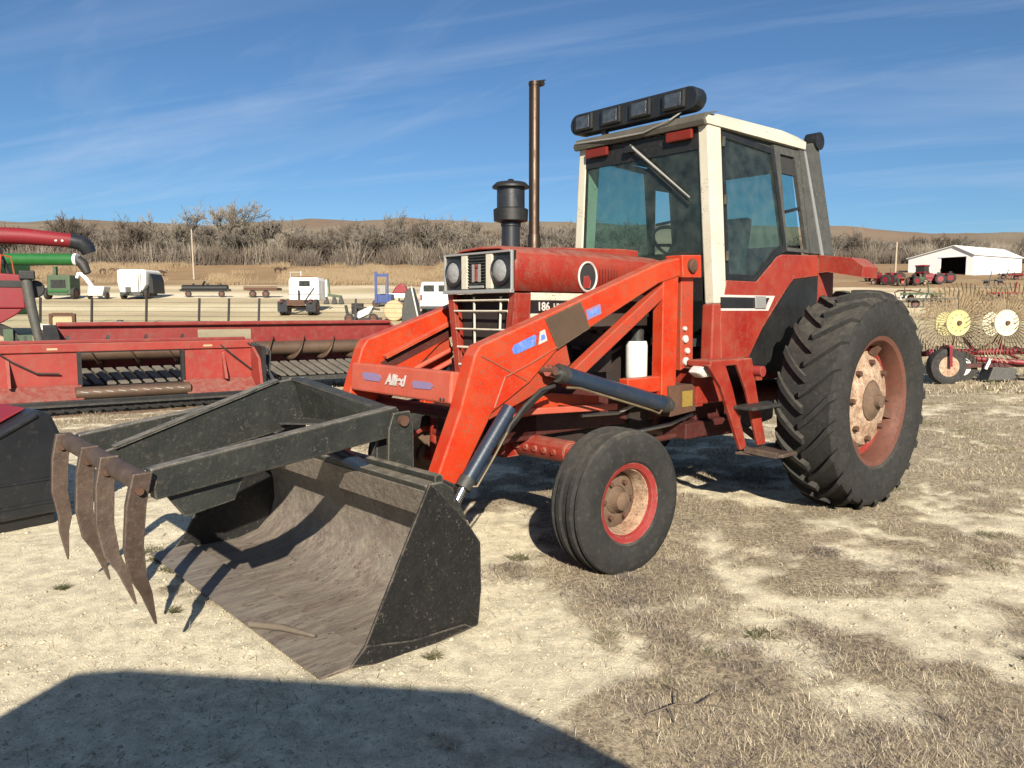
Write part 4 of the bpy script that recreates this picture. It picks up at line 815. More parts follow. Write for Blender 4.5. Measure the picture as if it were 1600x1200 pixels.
# ---- combines at the far left
RC = thing('red_combine', 'red combine harvester with unloading auger and black spout, cut by left edge', 'combine', (-12.0, 19.4, gh(-12, 19.4)), R(32))
g0 = -gh(-12, 19.4)
tb = part(RC, 'unloading_auger', 'farm_red', lambda m: m.tube([(-5.5,0,3.33+g0),(-.0,0,3.36+g0),(1.02,0,3.30+g0)], [.2,.2,.175], 18), smooth=40)
part(tb, 'auger_spout', 'black_plastic', lambda m: m.tube([(.98,0,3.30+g0),(1.2,0,3.27+g0),(1.34,0,3.15+g0),(1.40,0,3.0+g0)], [.185,.20,.20,.17], 14), smooth=50)
for x in (.66,.80): part(tb, 'spout_bolt', 'decal_white', lambda m: m.lathe([(.0,-.18),(.03,-.18),(.03,-.16)], (x,0,3.28+g0), n=8))
part(RC, 'auger_support', 'black_paint', lambda m: m.tube([(-.6,.1,3.2+g0),(-.35,.1,2.4+g0)], .05, 8).tube([(-.8,.1,3.2+g0),(-.75,.1,2.4+g0)], .04, 8))
part(RC, 'body', 'farm_red', lambda m: m.prism([(-6,1.5),(-6,3.0),(-1.6,3.0),(-.9,2.38),(-.05,2.32),(-.05,2.1),(-.05,1.5)], 'xz', -.2, 2.6), bevel=.04)
part(RC, 'body_stripe', 'black_paint', lambda m: m.box(-6,-.06,-.225,-.19,2.02,2.18))
part(RC, 'lower_panel', 'farm_red', lambda m: m.prism([(-6,.95),(-.9,.95),(-.25,1.35),(-.1,1.5),(-6,1.5)], 'xz', -.15, 2.4), bevel=.03)
part(RC, 'engine_bay', 'engine', lambda m: m.box(-3,-.7,-.1,1.5,2.4,2.95).tube([(-.9,.1,2.4),(-.7,.1,3.0)], .06, 8))
part(RC, 'handrail', 'orange_worn', lambda m: m.tube([(-.75,-.1,2.35),(-.75,-.1,2.85),(-.3,-.1,2.75),(-.25,-.1,2.33)], .02, 6).tube([(-.55,-.1,2.35),(-.5,-.1,2.8)], .02, 6))
part(RC, 'rear_post', 'post_grey', lambda m: m.tube([(-.02,-.35,2.28),(.05,-.35,1.6),(.22,-.38,.45)], [.12,.12,.09], 12), smooth=40)
part(RC, 'post_head', 'black_paint', lambda m: m.box(-.16,.18,-.5,-.2,2.2,2.42).lathe([(.22,-.2),(.22,-.05),(.0,-.05)], (.16,0,1.98), n=16), bevel=.03)
part(RC, 'axle_frame', 'green_dark', lambda m: m.box(-2.4,.05,-.1,.2,.55,.85).box(-.55,-.35,-.2,.1,.3,1.0))
wheel(RC, -.75, .1, .62+g0, .62, .45, rm='rim_cream'); wheel(RC, -4.6, .0, .9, .9, .6, rm='rim_cream')
GCm = thing('green_combine', 'green unloading auger of a combine standing behind the red combine', 'combine', (-18.0, 30, gh(-18, 30)), 0); g1 = -gh(-18, 30)
tb = part(GCm, 'unloading_auger', 'green', lambda m: m.tube([(-4,0,3.50+g1),(1.35,0,3.47+g1)], .225, 18), smooth=40)
part(tb, 'auger_ring', 'white', lambda m: m.tube([(1.33,0,3.47+g1),(1.44,0,3.47+g1)], .235, 18), smooth=40)
part(tb, 'auger_spout', 'hose', lambda m: m.tube([(1.43,0,3.46+g1),(1.62,0,3.30+g1),(1.78,0,2.95+g1)], [.2,.2,.14], 12), smooth=40)
part(GCm, 'body', 'green', lambda m: m.box(-6,-2.2,.0,3.0,1.0,3.2), bevel=.08); wheel(GCm, -3.2, -.1, .8, .8, .5, rm='yellow_disc'); wheel(GCm, -5.4, -.1, .6, .6, .45, rm='yellow_disc')

# ---- the yard behind the fence (distances in metres from the photographer)
def put(name, label, cat, u, d, rz=0, group=None):
    x = (u-800)/1216*d*.9955; return thing(name, label, cat, (x, d, gh(x, d)), rz, group)
o = put('round_baler', 'dark green boxy baler beside the white auger', 'baler', 93, 64)
part(o, 'housing', 'green_dark', lambda m: m.box(-.95,.95,.0,1.6,.35,2.0), bevel=.1); part(o, 'tailgate', 'interior_dark', lambda m: m.box(-.6,.6,-.03,.02,.95,1.6)); part(o, 'crossbar', 'green', lambda m: m.box(-.8,.8,-.08,-.01,.62,.78))
part(o, 'chute', 'green_dark', lambda m: m.box(-.75,.75,-.05,.1,.35,.5)); part(o, 'mast', 'green_dark', lambda m: m.box(-.5,-.25,.2,.5,2.0,2.7)); wheel(o, -1.1,.4,.5,.5,.3, axis='x'); wheel(o, 1.1,.4,.5,.5,.3, axis='x')
o = put('grain_auger', 'small white grain auger wagon with raised curved spout', 'auger', 152, 64)
part(o, 'spout', 'white', lambda m: m.tube([(-.2,.2,.7),(-.9,.2,1.7),(-1.25,.2,2.05),(-1.5,.2,2.1),(-1.65,.2,1.75)], [.17,.17,.16,.15,.13], 12), smooth=50); part(o, 'hopper', 'white', lambda m: m.prism([(-.6,.3),(.6,.3),(.8,1.05),(-.5,1.05)], 'xz', -.3, .8), bevel=.05)
wheel(o, -.65,.2,.3,.3,.18, axis='x'); wheel(o,.75,.2,.3,.3,.18, axis='x')
o = put('grain_cart', 'tall white grain cart with rounded top and dark rear', 'cart', 210, 64)
part(o, 'tank', 'white', lambda m: m.prism([(-1.0,.55),(-1.2,1.3),(-1.2,2.35),(-1.0,2.42),(1.0,2.42),(1.15,2.3),(1.1,1.2),(.7,.55)], 'xz', -.2, 2.6), bevel=.12); part(o, 'rear_panel', 'black_paint', lambda m: m.prism([(1.1,.5),(1.25,2.1),(1.45,1.6),(1.5,.5)], 'xz', .3, 2.4)); part(o, 'frame', 'dark_metal', lambda m: m.box(-.9,.9,-.3,2.3,.32,.52))
[part(o, 'tank_rib', 'shed_white', lambda m: m.box(x-.03,x+.03,-.24,-.19,.75,2.3)) for x in (-.8,-.27,.27,.8)]; part(o, 'hitch', 'dark_metal', lambda m: m.beam((-.3,-.3,.45),(-.1,-1.6,.35),.12,.1)); part(o, 'ladder', 'dark_metal', lambda m: m.beam((.55,-.28,.6),(.55,-.28,2.1),.04,.04).beam((.75,-.28,.6),(.75,-.28,2.1),.04,.04)); part(o, 'gear_box', 'post_grey', lambda m: m.box(-.5,-.1,-.35,-.2,.6,1.0).box(.1,.7,-.35,-.2,.3,.62)); wheel(o,-.95,.3,.4,.4,.3, axis='x'); wheel(o,.95,.3,.4,.4,.3, axis='x')
o = put('disc_harrow', 'low black implement on small wheels in front of the light pole', 'implement', 322, 66)
part(o, 'frame', 'black_paint', lambda m: m.tube([(-1.9,0,.75),(1.9,0,.75)], .28, 12).box(-2.1,2.1,-.2,.2,.5,.68), smooth=40); part(o, 'hitch', 'black_paint', lambda m: m.beam((-.3,0,.8),(.1,-.3,1.3),.12,.12)); wheel(o,-1.4,-.1,.27,.27,.15); wheel(o,1.4,-.1,.27,.27,.15)
for x in (-1.0,.2,1.3): part(o, 'upright', 'black_paint', lambda m: m.box(x-.07,x+.07,-.1,.1,.9,1.15))
o = put('flat_trailer', 'low rusty flat trailer to the left of the white truck', 'trailer', 410, 66)
part(o, 'deck', 'rust', lambda m: m.box(-1.4,1.4,-.4,1.0,.6,.82)); part(o, 'rail', 'rust', lambda m: m.box(-1.4,1.4,-.42,-.38,.84,.92)); wheel(o,-.7,-.2,.3,.3,.2); wheel(o,.4,-.2,.3,.3,.2)
o = put('truck', 'white cab truck seen from behind with dual rear tyres', 'truck', 468, 49)
cbx = part(o, 'cab', 'white', lambda m: m.prism([(-1.1,.95),(-1.1,2.2),(-1.0,2.42),(.75,2.42),(.85,2.2),(.85,.95)], 'xz', 1.6, 3.4), bevel=.06)
part(cbx, 'rear_window', 'glass_dark', lambda m: m.box(-.42,.28,1.57,1.6,1.85,2.2)); part(cbx, 'roof_light', 'white', lambda m: m.tube([(-.4,2,2.42),(-.4,2,2.85)], .02, 6)); part(cbx, 'mirror', 'white', lambda m: m.box(1.02,1.14,2.6,2.7,1.2,2.3)); part(cbx, 'headache_rack', 'silver', lambda m: m.beam((-1.0,1.55,2.75),(-.3,1.55,2.75),.03,.03).beam((-.95,1.55,2.42),(-.95,1.55,2.75),.03,.03))
part(o, 'frame', 'rust', lambda m: m.box(-.5,-.35,-.8,3.0,.72,.95).box(.35,.5,-.8,3.0,.72,.95).box(-.55,.55,-.85,-.75,.6,.95)); part(o, 'stack', 'black_paint', lambda m: m.tube([(-.4,1.4,.9),(-.4,1.4,1.6)], .06, 8)); part(o, 'brace', 'dark_metal', lambda m: m.beam((0,1.5,1.0),(.55,1.5,1.75),.05,.05))
for x in (-.9,.9): part(o, 'tail_light', 'amber', lambda m: m.box(x-.08,x+.08,-.90,-.86,.80,.90))
for x in (-.88,.88): part(o, 'mud_flap', 'black_plastic', lambda m: m.box(x-.3,x+.3,-.66,-.63,.22,.85))
part(cbx, 'door_seam', 'dark_metal', lambda m: m.box(.845,.853,1.9,1.93,1.0,2.2)); part(cbx, 'cab_trim', 'dark_metal', lambda m: m.box(-1.11,.86,1.585,1.6,1.32,1.36)); part(cbx, 'marker_lights', 'amber', lambda m: m.box(-.6,.45,1.62,1.7,2.42,2.47))
for x in (-1.05,-.72,.72,1.05): wheel(o, x, 0, .5, .5, .26, axis='x')
part(o, 'axle', 'rust', lambda m: m.tube([(-1.0,0,.5),(1.0,0,.5)], .1, 8))
o = put('plow', 'small dark green plough standing right of the white truck', 'plough', 520, 58)
part(o, 'beam', 'green_dark', lambda m: m.beam((-.9,0,.75),(.7,0,.55),.18,.2).beam((-.2,0,.7),(-.3,0,1.9),.12,.1)); 
for x in (-.5,.1,.6): part(o, 'share', 'dark_metal', lambda m: m.prism([(x-.15,.0),(x+.25,.05),(x+.1,.55),(x-.05,.6)], 'xz', -.15, .1))
o = put('mower', 'low white and black mower lying behind the red header', 'mower', 568, 44)
part(o, 'deck', 'white', lambda m: m.prism([(-.55,.35),(-.2,.25),(.35,.5),(.6,.95),(.3,.9),(-.3,.62)], 'xz', -.3, .6), bevel=.06); part(o, 'frame', 'black_paint', lambda m: m.beam((-1.0,0,1.0),(-.85,0,.2),.14,.14).box(-1.0,1.0,-.2,.3,.12,.3).beam((-.7,.1,.95),(.9,.1,.75),.1,.1)); part(o, 'engine', 'engine', lambda m: m.box(-.7,-.1,.1,.6,.5,1.1)); wheel(o,-.75,-.3,.27,.27,.2); wheel(o,.6,-.3,.27,.27,.2)
o = put('forklift', 'blue mast machine standing above the white mower', 'forklift', 598, 55)
part(o, 'mast', 'blue_machine', lambda m: m.box(-.55,-.38,0,.12,.3,2.5).box(.30,.42,0,.12,.3,2.4).box(-.5,.4,.02,.1,2.15,2.35)); part(o, 'body', 'blue_machine', lambda m: m.box(-.6,.6,.2,1.6,.3,.95), bevel=.05); part(o, 'seat', 'concrete', lambda m: m.box(-.2,.2,.1,.5,.95,1.55)); wheel(o,-.5,.3,.28,.28,.2); wheel(o,.5,.3,.28,.28,.2)
o = put('boat_trailer', 'white hulled small trailer with a red heap on top', 'trailer', 627, 60)
part(o, 'hull', 'white', lambda m: m.prism([(-1.2,.7),(1.0,.7),(.8,.35),(-.9,.35)], 'xz', -.4, .8)); part(o, 'load', 'farm_red', lambda m: m.prism([(-.7,.7),(.6,.7),(.35,1.3),(.05,1.5),(-.4,1.2)], 'xz', -.2, .5), bevel=.08); wheel(o,-.3,-.3,.25,.25,.15, rm='tan')
o = put('straw_bale', 'tan bale beside the dark upright bucket', 'bale', 617, 46); part(o, 'bale_body', 'tan', lambda m: m.lathe([(.0,-.5),(.55,-.5),(.6,-.45),(.6,.45),(.55,.5),(.0,.5)], (0,0,.58), n=22), smooth=40); part(o, 'twine', 'rust', lambda m: m.lathe([(.605,-.1),(.605,-.07)], (0,0,.58), n=22))
o = put('loader_bucket', 'dark grey loader bucket standing on end beside the white van', 'bucket', 642, 38); o.scale = (1.35,1.35,1.65)
part(o, 'shell', 'dark_metal', lambda m: m.prism([(-.35,.0),(.33,.0),(.20,.75),(.02,1.25),(-.18,1.15),(-.32,.6)], 'xz', 0, .9), bevel=.02); part(o, 'edge', 'silver', lambda m: m.beam((.34,-.02,.02),(.03,-.02,1.26),.04,.05)); part(o, 'base_skid', 'black_paint', lambda m: m.beam((-.4,-.1,.06),(.6,-.3,.06),.14,.1))
o = put('van', 'white van seen from behind left of the tractor grille', 'van', 682, 49)
part(o, 'body', 'white', lambda m: m.prism([(-1.05,.5),(-1.05,1.5),(-.9,2.1),(.9,2.1),(1.05,1.5),(1.05,.5)], 'xz', 0, 4.2), bevel=.08)
for x in (-.47,.47): part(o, 'rear_window', 'glass_dark', lambda m: m.box(x-.34,x+.34,-.03,.01,1.5,1.9))
part(o, 'bumper', 'dark_metal', lambda m: m.box(-1.0,1.0,-.15,.0,.42,.6)); part(o, 'door_seam', 'dark_metal', lambda m: m.box(-.012,.012,-.012,.0,.62,2.0)); part(o, 'number_plate', 'silver', lambda m: m.box(-.2,.2,-.02,.0,.75,.9)); [part(o, 'tail_light', 'amber', lambda m: m.box(x-.06,x+.06,-.03,.0,.95,1.3)) for x in (-.95,.95)]; wheel(o,-.85,.8,.36,.36,.24, axis='x'); wheel(o,.85,.8,.36,.36,.24, axis='x')
o = put('water_tank', 'round grey water tank behind the long red header', 'tank', 187, 31); part(o, 'shell', 'concrete', lambda m: m.lathe([(.0,.0),(.40,.0),(.42,.62),(.36,.70),(.0,.72)], axis='z', n=22), smooth=40); part(o, 'hatch', 'dark_metal', lambda m: m.lathe([(.0,.71),(.12,.71),(.12,.76),(.0,.77)], axis='z', n=14))
o = put('rusty_stand', 'rusty brown frame standing between red combine and header', 'frame', 97, 30); part(o, 'upright', 'rust', lambda m: m.box(.38,.5,-.05,.05,0,1.05)); part(o, 'upright', 'rust', lambda m: m.box(-.5,-.38,-.05,.05,0,1.05)); part(o, 'crossbar', 'rust', lambda m: m.box(-.38,.38,-.04,.04,.95,1.08)); part(o, 'panel', 'tan', lambda m: m.box(-.38,.38,-.01,.01,.1,.9))
o = put('machine_pump', 'pale pump with dark round face behind the grey post', 'pump', 66, 25); part(o, 'casing', 'white', lambda m: m.lathe([(.0,-.2),(.22,-.2),(.26,-.1),(.26,.2),(.0,.2)], (0,0,.62), n=18), smooth=40); part(o, 'inlet', 'rust', lambda m: m.lathe([(.0,-.23),(.12,-.23),(.12,-.2)], (0,0,.62), n=14)); part(o, 'stand', 'rust', lambda m: m.box(-.2,.2,-.15,.15,0,.4))
# fence
F_ = thing('wire_fence', 'wire mesh fence on dark steel posts behind the headers', 'fence', (-17.5, 43, 0), 0)
fxs = [(u-800)/1216*43 for u in (-10,65,145,230,312,358,405,555,640,720)]
for x in fxs:
    z0 = gh(x, 43); part(F_, 'post', 'black_paint', lambda m: m.beam((x+17.5,0,z0-.1),(x+17.5+.09,0,z0+1.4),.10,.10))
for zz_ in (.15,.4,.65,.9,1.15):
    m = MB(); m.tube([(x+17.5,0,gh(x,43)+zz_) for x in np.linspace(fxs[0],fxs[-1],40)], .008, 4); m.build('wire', 'dark_metal', F_)
pl = put('light_pole', 'thin pale wooden pole in front of the bare trees', 'pole', 305, 100); part(pl, 'shaft', 'pole_wood', lambda m: m.tube([(0,0,0),(-.1,0,6.3)], [.12,.08], 10), smooth=60)
pl = put('light_pole', 'pale wooden pole beside the parked red tractors', 'pole', 1396, 100); part(pl, 'shaft', 'pole_wood', lambda m: m.tube([(0,0,0),(.05,0,4.6)], [.13,.10], 10), smooth=60)
# cattle, built as one continuous body each
def cow(u, d, rz, label, sc=1.0):
    o = put('cow', label, 'cow', u, d, rz, 'cattle on the far pasture')
    me = bpy.data.meshes.new('body'); bm = bmesh.new(); P = {}
    pts = {'rump':(-.75,0,1.15,.30),'mid':(0,0,1.05,.36),'sh':(.6,0,1.15,.32),'neck':(.95,0,1.0,.18),'head':(1.25,0,.75,.14),'muz':(1.4,0,.55,.09),'tail':(-1.0,0,.9,.04),'tail2':(-1.03,0,.45,.05)}
    for s_ in (1,-1):
        for nm, x in (('f',.6),('b',-.75)): pts[f'{nm}k{s_}'] = (x,.18*s_,.55,.11); pts[f'{nm}h{s_}'] = (x+.03,.18*s_,.03,.07)
    for k_, v in pts.items(): P[k_] = bm.verts.new(v[:3])
    E_ = [('mid','rump'),('mid','sh'),('sh','neck'),('neck','head'),('head','muz'),('rump','tail'),('tail','tail2')]
    for s_ in (1,-1): E_ += [('sh',f'fk{s_}'),(f'fk{s_}',f'fh{s_}'),('rump',f'bk{s_}'),(f'bk{s_}',f'bh{s_}')]
    for a, b in E_: bm.edges.new((P[a], P[b]))
    bm.to_mesh(me); bm.free(); b = bpy.data.objects.new('body', me); col.objects.link(b); b.modifiers.new('skin', 'SKIN')
    sk = me.skin_vertices[0].data
    for i, v in enumerate(pts.values()): sk[i].radius = (v[3], v[3])
    sk[1].use_root = True; me.materials.append(MATS['cow']); b.parent = o; b.scale = (sc,)*3
    b.modifiers.new('sub', 'SUBSURF').levels = 1
cow(164, 112, 0, 'dark cow grazing left of two others, above the white auger', .55); cow(178, 114, math.pi, 'brown cow nearest to the top of the white grain cart', .55); cow(187, 112, .4, 'cow hard against the left side of the white grain cart', .55); cow(254, 108, .2, 'lone dark cow to the right of the white grain cart', .55)
cow(436, 118, 0, 'reddish cow above the low flat trailer', .55); cow(448, 118, 2.8, 'reddish cow just above the white truck cab', .55)

# ---- right side: shed, parked tractors, rake
S = thing('farm_shed', 'white gabled metal shed with a dark open doorway', 'shed', (64.6, 110, gh(64.6,110)-.1), math.atan2(8,-5.1))
WL = 9.5; pk = 2.75; SL = 13.6                                          # local x along the gable, local -y towards the long side
part(S, 'gable_wall', 'shed_white', lambda m: m.prism([(0,0),(1.05,0),(1.05,2.75),(4.65,2.75),(4.65,0),(WL,0),(WL,2.9),(pk,4.35),(0,3.05)], 'xz', -.12, 0))
part(S, 'side_wall', 'shed_white', lambda m: m.box(0,.12,-SL,-.12,0,3.05)); part(S, 'back_wall', 'shed_white', lambda m: m.prism([(.12,0),(WL,0),(WL,2.9),(pk,4.35),(.12,3.05)], 'xz', -SL-.12, -SL)); part(S, 'far_wall', 'shed_white', lambda m: m.box(WL-.12,WL,-SL,-.12,0,2.9))
rfo = part(S, 'roof', 'shed_white', lambda m: m.plate([(-.25,.25,2.98),(pk,.25,4.45),(pk,-SL-.25,4.45),(-.25,-SL-.25,2.98)], .08, (-.4,0,1)))
part(S, 'roof', 'shed_white', lambda m: m.plate([(pk,.25,4.45),(WL+.25,.25,2.93),(WL+.25,-SL-.25,2.93),(pk,-SL-.25,4.45)], .08, (.2,0,1)))
part(S, 'door_track', 'shed_white', lambda m: m.box(.9,4.9,.0,.08,2.78,2.9)); part(S, 'inner_screen', 'interior_dark', lambda m: m.box(.15,WL-.15,-5,-4.9,0,2.9))
for k in range(9): part(rfo, 'roof_rib', 'shed_white', lambda m: m.beam((-.25,-.2-1.6*k,3.01),(pk,-.2-1.6*k,4.48),.06,.04))
for k in range(8): part(S, 'wall_rib', 'shed_white', lambda m: m.box(-.03,.0,-1.5-1.6*k,-1.42-1.6*k,0,3.0))
def small_tractor(u, d, rz, label, body='farm_red', sc=1.0, cab=False):
    o = put('parked_tractor', label, 'tractor', u, d, rz, 'tractors parked by the shed'); o.scale = (sc*.75,)*3
    part(o, 'hood', body, lambda m: m.box(.3,2.0,-.3,.3,.9,1.45), bevel=.08); part(o, 'frame', body, lambda m: m.box(-.5,2.0,-.2,.2,.5,.9)); part(o, 'fender', body, lambda m: m.box(-.5,.4,-.85,.85,1.35,1.45), bevel=.04)
    part(o, 'exhaust', 'rust', lambda m: m.tube([(1.2,0,1.45),(1.2,0,2.2)], .04, 6)); part(o, 'seat', 'black_paint', lambda m: m.box(-.4,.0,-.22,.22,1.3,1.75))
    for s_ in (1,-1): wheel(o,-.2,s_*.75,.75,.75,.38, rm='farm_red'); wheel(o,1.7,s_*.6,.4,.4,.2, rm='rim_cream')
    if cab: c_ = part(o, 'cab', body, lambda m: m.box(-.6,.6,-.7,.7,2.3,2.5).box(-.6,.6,-.7,.7,1.4,1.6), bevel=.03); part(c_, 'cab_glass', 'glass_dark', lambda m: m.box(-.5,.5,-.62,.62,1.6,2.3))
small_tractor(1362, 92, .6, 'dark red tractor just right of the big rear fender'); small_tractor(1384, 86, 2.2, 'bright red tractor left of the wooden pole'); small_tractor(1402, 92, 2.6, 'red tractor behind the wooden pole'); small_tractor(1408, 84, 1.2, 'small faded red tractor right of the wooden pole', 'orange_faded', .8)
small_tractor(1438, 88, .5, 'red cab tractor before the left shed wall', sc=1.1, cab=True); small_tractor(1462, 87, 2.9, 'dark red tractor left of the shed doorway'); small_tractor(1426, 85, .3, 'small green tractor before the left shed wall', 'green_dark', .85); small_tractor(1480, 90, 2.7, 'red tractor standing in front of the shed doorway')
def implement(u, d, rz, label, mats=('rust','dark_metal'), L_=3.0, seed=0):
    o = put('field_implement', label, 'implement', u, d, rz, 'implements parked by the shed'); r_ = random.Random(seed)
    part(o, 'frame', mats[0], lambda m: m.box(-L_/2,L_/2,-.5,-.4,.6,.72).box(-L_/2,L_/2,.4,.5,.6,.72).box(-.08,.08,-.5,.5,.6,.72)); part(o, 'hitch', mats[0], lambda m: m.beam((0,-.5,.65),(.3,-1.8,.35),.1,.1))
    for k in range(int(L_*2)):
        x = -L_/2+.25+k*.5; part(o, 'shank', mats[1], lambda m: m.tube([(x,.45,.65),(x,.75,.5),(x,.6,.05)], .04, 5))
    part(o, 'mast', mats[0], lambda m: m.beam((-.4,0,.7),(-.2,0,.9+r_.random()),.08,.08).beam((.6,0,.7),(.5,0,.8+r_.random()*.8),.06,.06)); wheel(o,-L_/3,0,.3,.3,.2); wheel(o,L_/3,0,.3,.3,.2)
implement(1440, 62, .3, 'green and white implement below the parked tractors', ('green_dark','white'), 3.4, 1); implement(1412, 66, 1.1, 'rusty implement standing right below the wooden pole', ('rust','rust'), 1.6, 2); implement(1455, 56, -.2, 'dark implement in front of the shed, left of the rake', ('dark_metal','rust'), 3.2, 3)
implement(1545, 70, .1, 'grey implement right of the shed corner', ('post_grey','dark_metal'), 4.5, 4); implement(1590, 62, .2, 'red implement at the right picture edge', ('farm_red','rust'), 5, 5); implement(1550, 84, -.3, 'dark blade beside the white shed corner', ('dark_metal','dark_metal'), 2.0, 6); implement(1575, 100, 0, 'dark wagon gear against the shed side wall', ('black_paint','black_paint'), 2.6, 7); implement(1598, 98, .2, 'red gravity wagon frame beyond the shed', ('farm_red','farm_red'), 4, 8)
# hay rake with tined wheels
RK = thing('hay_rake', 'red wheel rake with pale yellow discs and long thin tines', 'rake', (9.14, 16, gh(9.14,16)), 0)
def rake_wheel(x, y, z, r_, tilt, dm, nt=40):
    w = bpy.data.objects.new('rake_wheel', None); col.objects.link(w); w.parent = RK; w.location = (x, y, z); w.rotation_euler = (0, 0, tilt)
    part(w, 'disc', dm, lambda m: m.lathe([(.0,-.03),(.06,-.035),(.10,-.015),(.24,-.012),(.265,-.02),(.27,.0),(.26,.015),(.0,.015)], n=30), smooth=30); part(w, 'disc_hub', 'rust', lambda m: m.lathe([(.0,-.07),(.045,-.07),(.05,.06),(.0,.06)], n=12))
    for k in range(10):
        t = 2*math.pi*k/10; part(w, 'disc_bolt', 'rust', lambda m: m.lathe([(.012,-.028),(.0,-.03)], (math.cos(t)*.17,0,math.sin(t)*.17), n=5))
    for k in range(nt):
        t = 2*math.pi*k/nt; a, b = math.cos(t), math.sin(t); q = t+.16
        part(w, 'tine', 'tine', lambda m: m.tube([(a*.24,0,b*.24),(a*r_*.8,.01,b*r_*.8),(math.cos(q)*r_,-.07,math.sin(q)*r_)], .0105, 3, cap=False))
for k, (x, y, z, tl, dm) in enumerate(((0,0,1.25,.12,'yellow_disc'),(.99,.0,1.25,.1,'pale_disc'),(1.95,.1,1.25,.1,'yellow_disc'),(.5,1.4,1.2,.3,'yellow_disc'),(1.6,1.5,1.2,.3,'pale_disc'))): rake_wheel(x, y, z, .82, tl, dm, 48 if k < 3 else 36)
part(RK, 'toolbar', 'farm_red', lambda m: m.tube([(-.4,.35,.62),(2.6,.45,.66)], .07, 10), smooth=40); part(RK, 'toolbar', 'farm_red', lambda m: m.tube([(-.2,1.1,.55),(2.6,1.2,.62)], .06, 10), smooth=40)
for x in (0,.99,1.95): part(RK, 'wheel_arm', 'farm_red', lambda m: m.beam((x,.12,1.25),(x+.15,.4,.66),.05,.06).beam((x+.15,.4,.66),(x+.55,.42,.5),.06,.05))
wheel(RK,-.28,-.15,.37,.37,.26, rm='rim_cream', n=30); part(RK, 'wheel_fork', 'farm_red', lambda m: m.beam((-.28,-.34,.37),(-.30,-.33,.78),.05,.05).beam((-.30,-.33,.78),(-.25,.30,.72),.07,.06))
wheel(RK,.28,.35,.33,.33,.26, rm='white', n=26); part(RK, 'drawbar', 'farm_red', lambda m: m.tube([(.4,.5,.5),(1.6,-.1,.42),(2.9,-.3,.45)], .055, 8), smooth=40)
for x_, h_ in ((.2,.75),(.62,.9),(1.35,.85),(1.75,.7),(2.2,.95)): part(RK, 'frame_strut', 'farm_red', lambda m: m.beam((x_,.42,.62),(x_+.18,1.15,h_),.05,.05))
for x_ in (.55,1.5,2.3): part(RK, 'lift_spring', 'rust', lambda m: m.tube([(x_,.3,.66),(x_+.3,.15,.85),(x_+.42,.1,1.1)], .022, 6))
part(RK, 'lower_rail', 'red_dark', lambda m: m.beam((.3,.2,.36),(2.8,.1,.40),.09,.09)); part(RK, 'hitch_pole', 'white', lambda m: m.beam((.62,.0,.30),(.70,-.02,.52),.05,.05))
part(RK, 'skid_pan', 'post_grey', lambda m: m.prism([(.75,.05),(1.3,.05),(1.35,.3),(.85,.34)], 'xz', .1, .5), bevel=.02)
# ---- vehicle behind the photographer: only its shadow is in the picture
V = thing('utility_vehicle', 'dark vehicle behind the photographer, shown only by its shadow on the sand', 'vehicle', (-.42, -.35, 0), 0)
part(V, 'cab', 'black_paint', lambda m: m.prism([(-1.22,.9),(-1.17,1.72),(-1.04,1.916),(-.83,1.933),(.668,1.83),(.963,1.686),(1.197,1.535),(1.30,1.2),(1.32,.9)], 'xz', -2.2, -.06), bevel=.03)
part(V, 'body', 'red_dark', lambda m: m.box(-1.24,1.34,-4.6,-.02,.45,.92), bevel=.05); part(V, 'tailgate_window', 'glass_dark', lambda m: m.box(-.8,.5,-.07,-.045,1.2,1.75))
for x in (-1.0,.95):
    for y in (-.9,-3.7): wheel(V, x, y, .40, .40, .26, axis='x')

# ================================================================== bare trees, brush, dry grass
def grow(seed, h, spread, levels=5, twig=.016):
    """leafless tree: returns (limbs, twigs) mesh builders"""
    r_ = random.Random(seed); big = MB(); fine = MB()
    def branch(p, d, ln, rad, lv):
        n = 4 if lv < 2 else 3; pts = [p]; rads = [rad]; q = p.copy(); dd = d.copy()
        for k in range(n):
            dd = (dd + Vector((r_.uniform(-1,1), r_.uniform(-1,1), r_.uniform(-.5,.8)))*(.16+.05*lv)).normalized()
            q = q + dd*ln/n; pts.append(q.copy()); rads.append(max(twig*.55, rad*(1-.5*(k+1)/n)))
        (big if lv < 3 else fine).tube(pts, rads, 6 if lv == 0 else (4 if lv < 3 else 3), cap=False)
        if lv >= levels: return
        nb = (r_.randint(5,7) if lv == 0 else r_.randint(3,5)) + (1 if lv >= 3 else 0)
        for k in range(nb):
            t = r_.uniform(.55, 1.0) if lv == 0 else (r_.uniform(.2, 1.0) if k else 1.0)
            i = min(n-1, int(t*n)); f_ = t*n-i; b = pts[i].lerp(pts[i+1], min(1,f_)); a = r_.uniform(0, 2*math.pi) if lv else 2*math.pi*k/nb + r_.uniform(-.4,.4); tilt = (r_.uniform(.45, 1.05) if lv == 0 else r_.uniform(.3, .9))*spread*(.6 if (k == 0 and lv) else 1)
            ax = dd.orthogonal().normalized(); ax = Matrix.Rotation(a, 3, dd) @ ax
            nd = (Matrix.Rotation(tilt, 3, ax) @ dd); nd.z += .10 if lv < 2 else .02; nd.normalize()
            branch(b, nd, ln*(r_.uniform(.85,1.15) if lv == 0 else r_.uniform(.52,.78)), max(twig, rad*(r_.uniform(.5,.65) if lv == 0 else r_.uniform(.42,.62))), lv+1)
    branch(Vector((0,0,-.2)), Vector((r_.uniform(-.06,.06), r_.uniform(-.06,.06), 1)).normalized(), h*.27, h*.022, 0)
    return big, fine
TEMPL = []
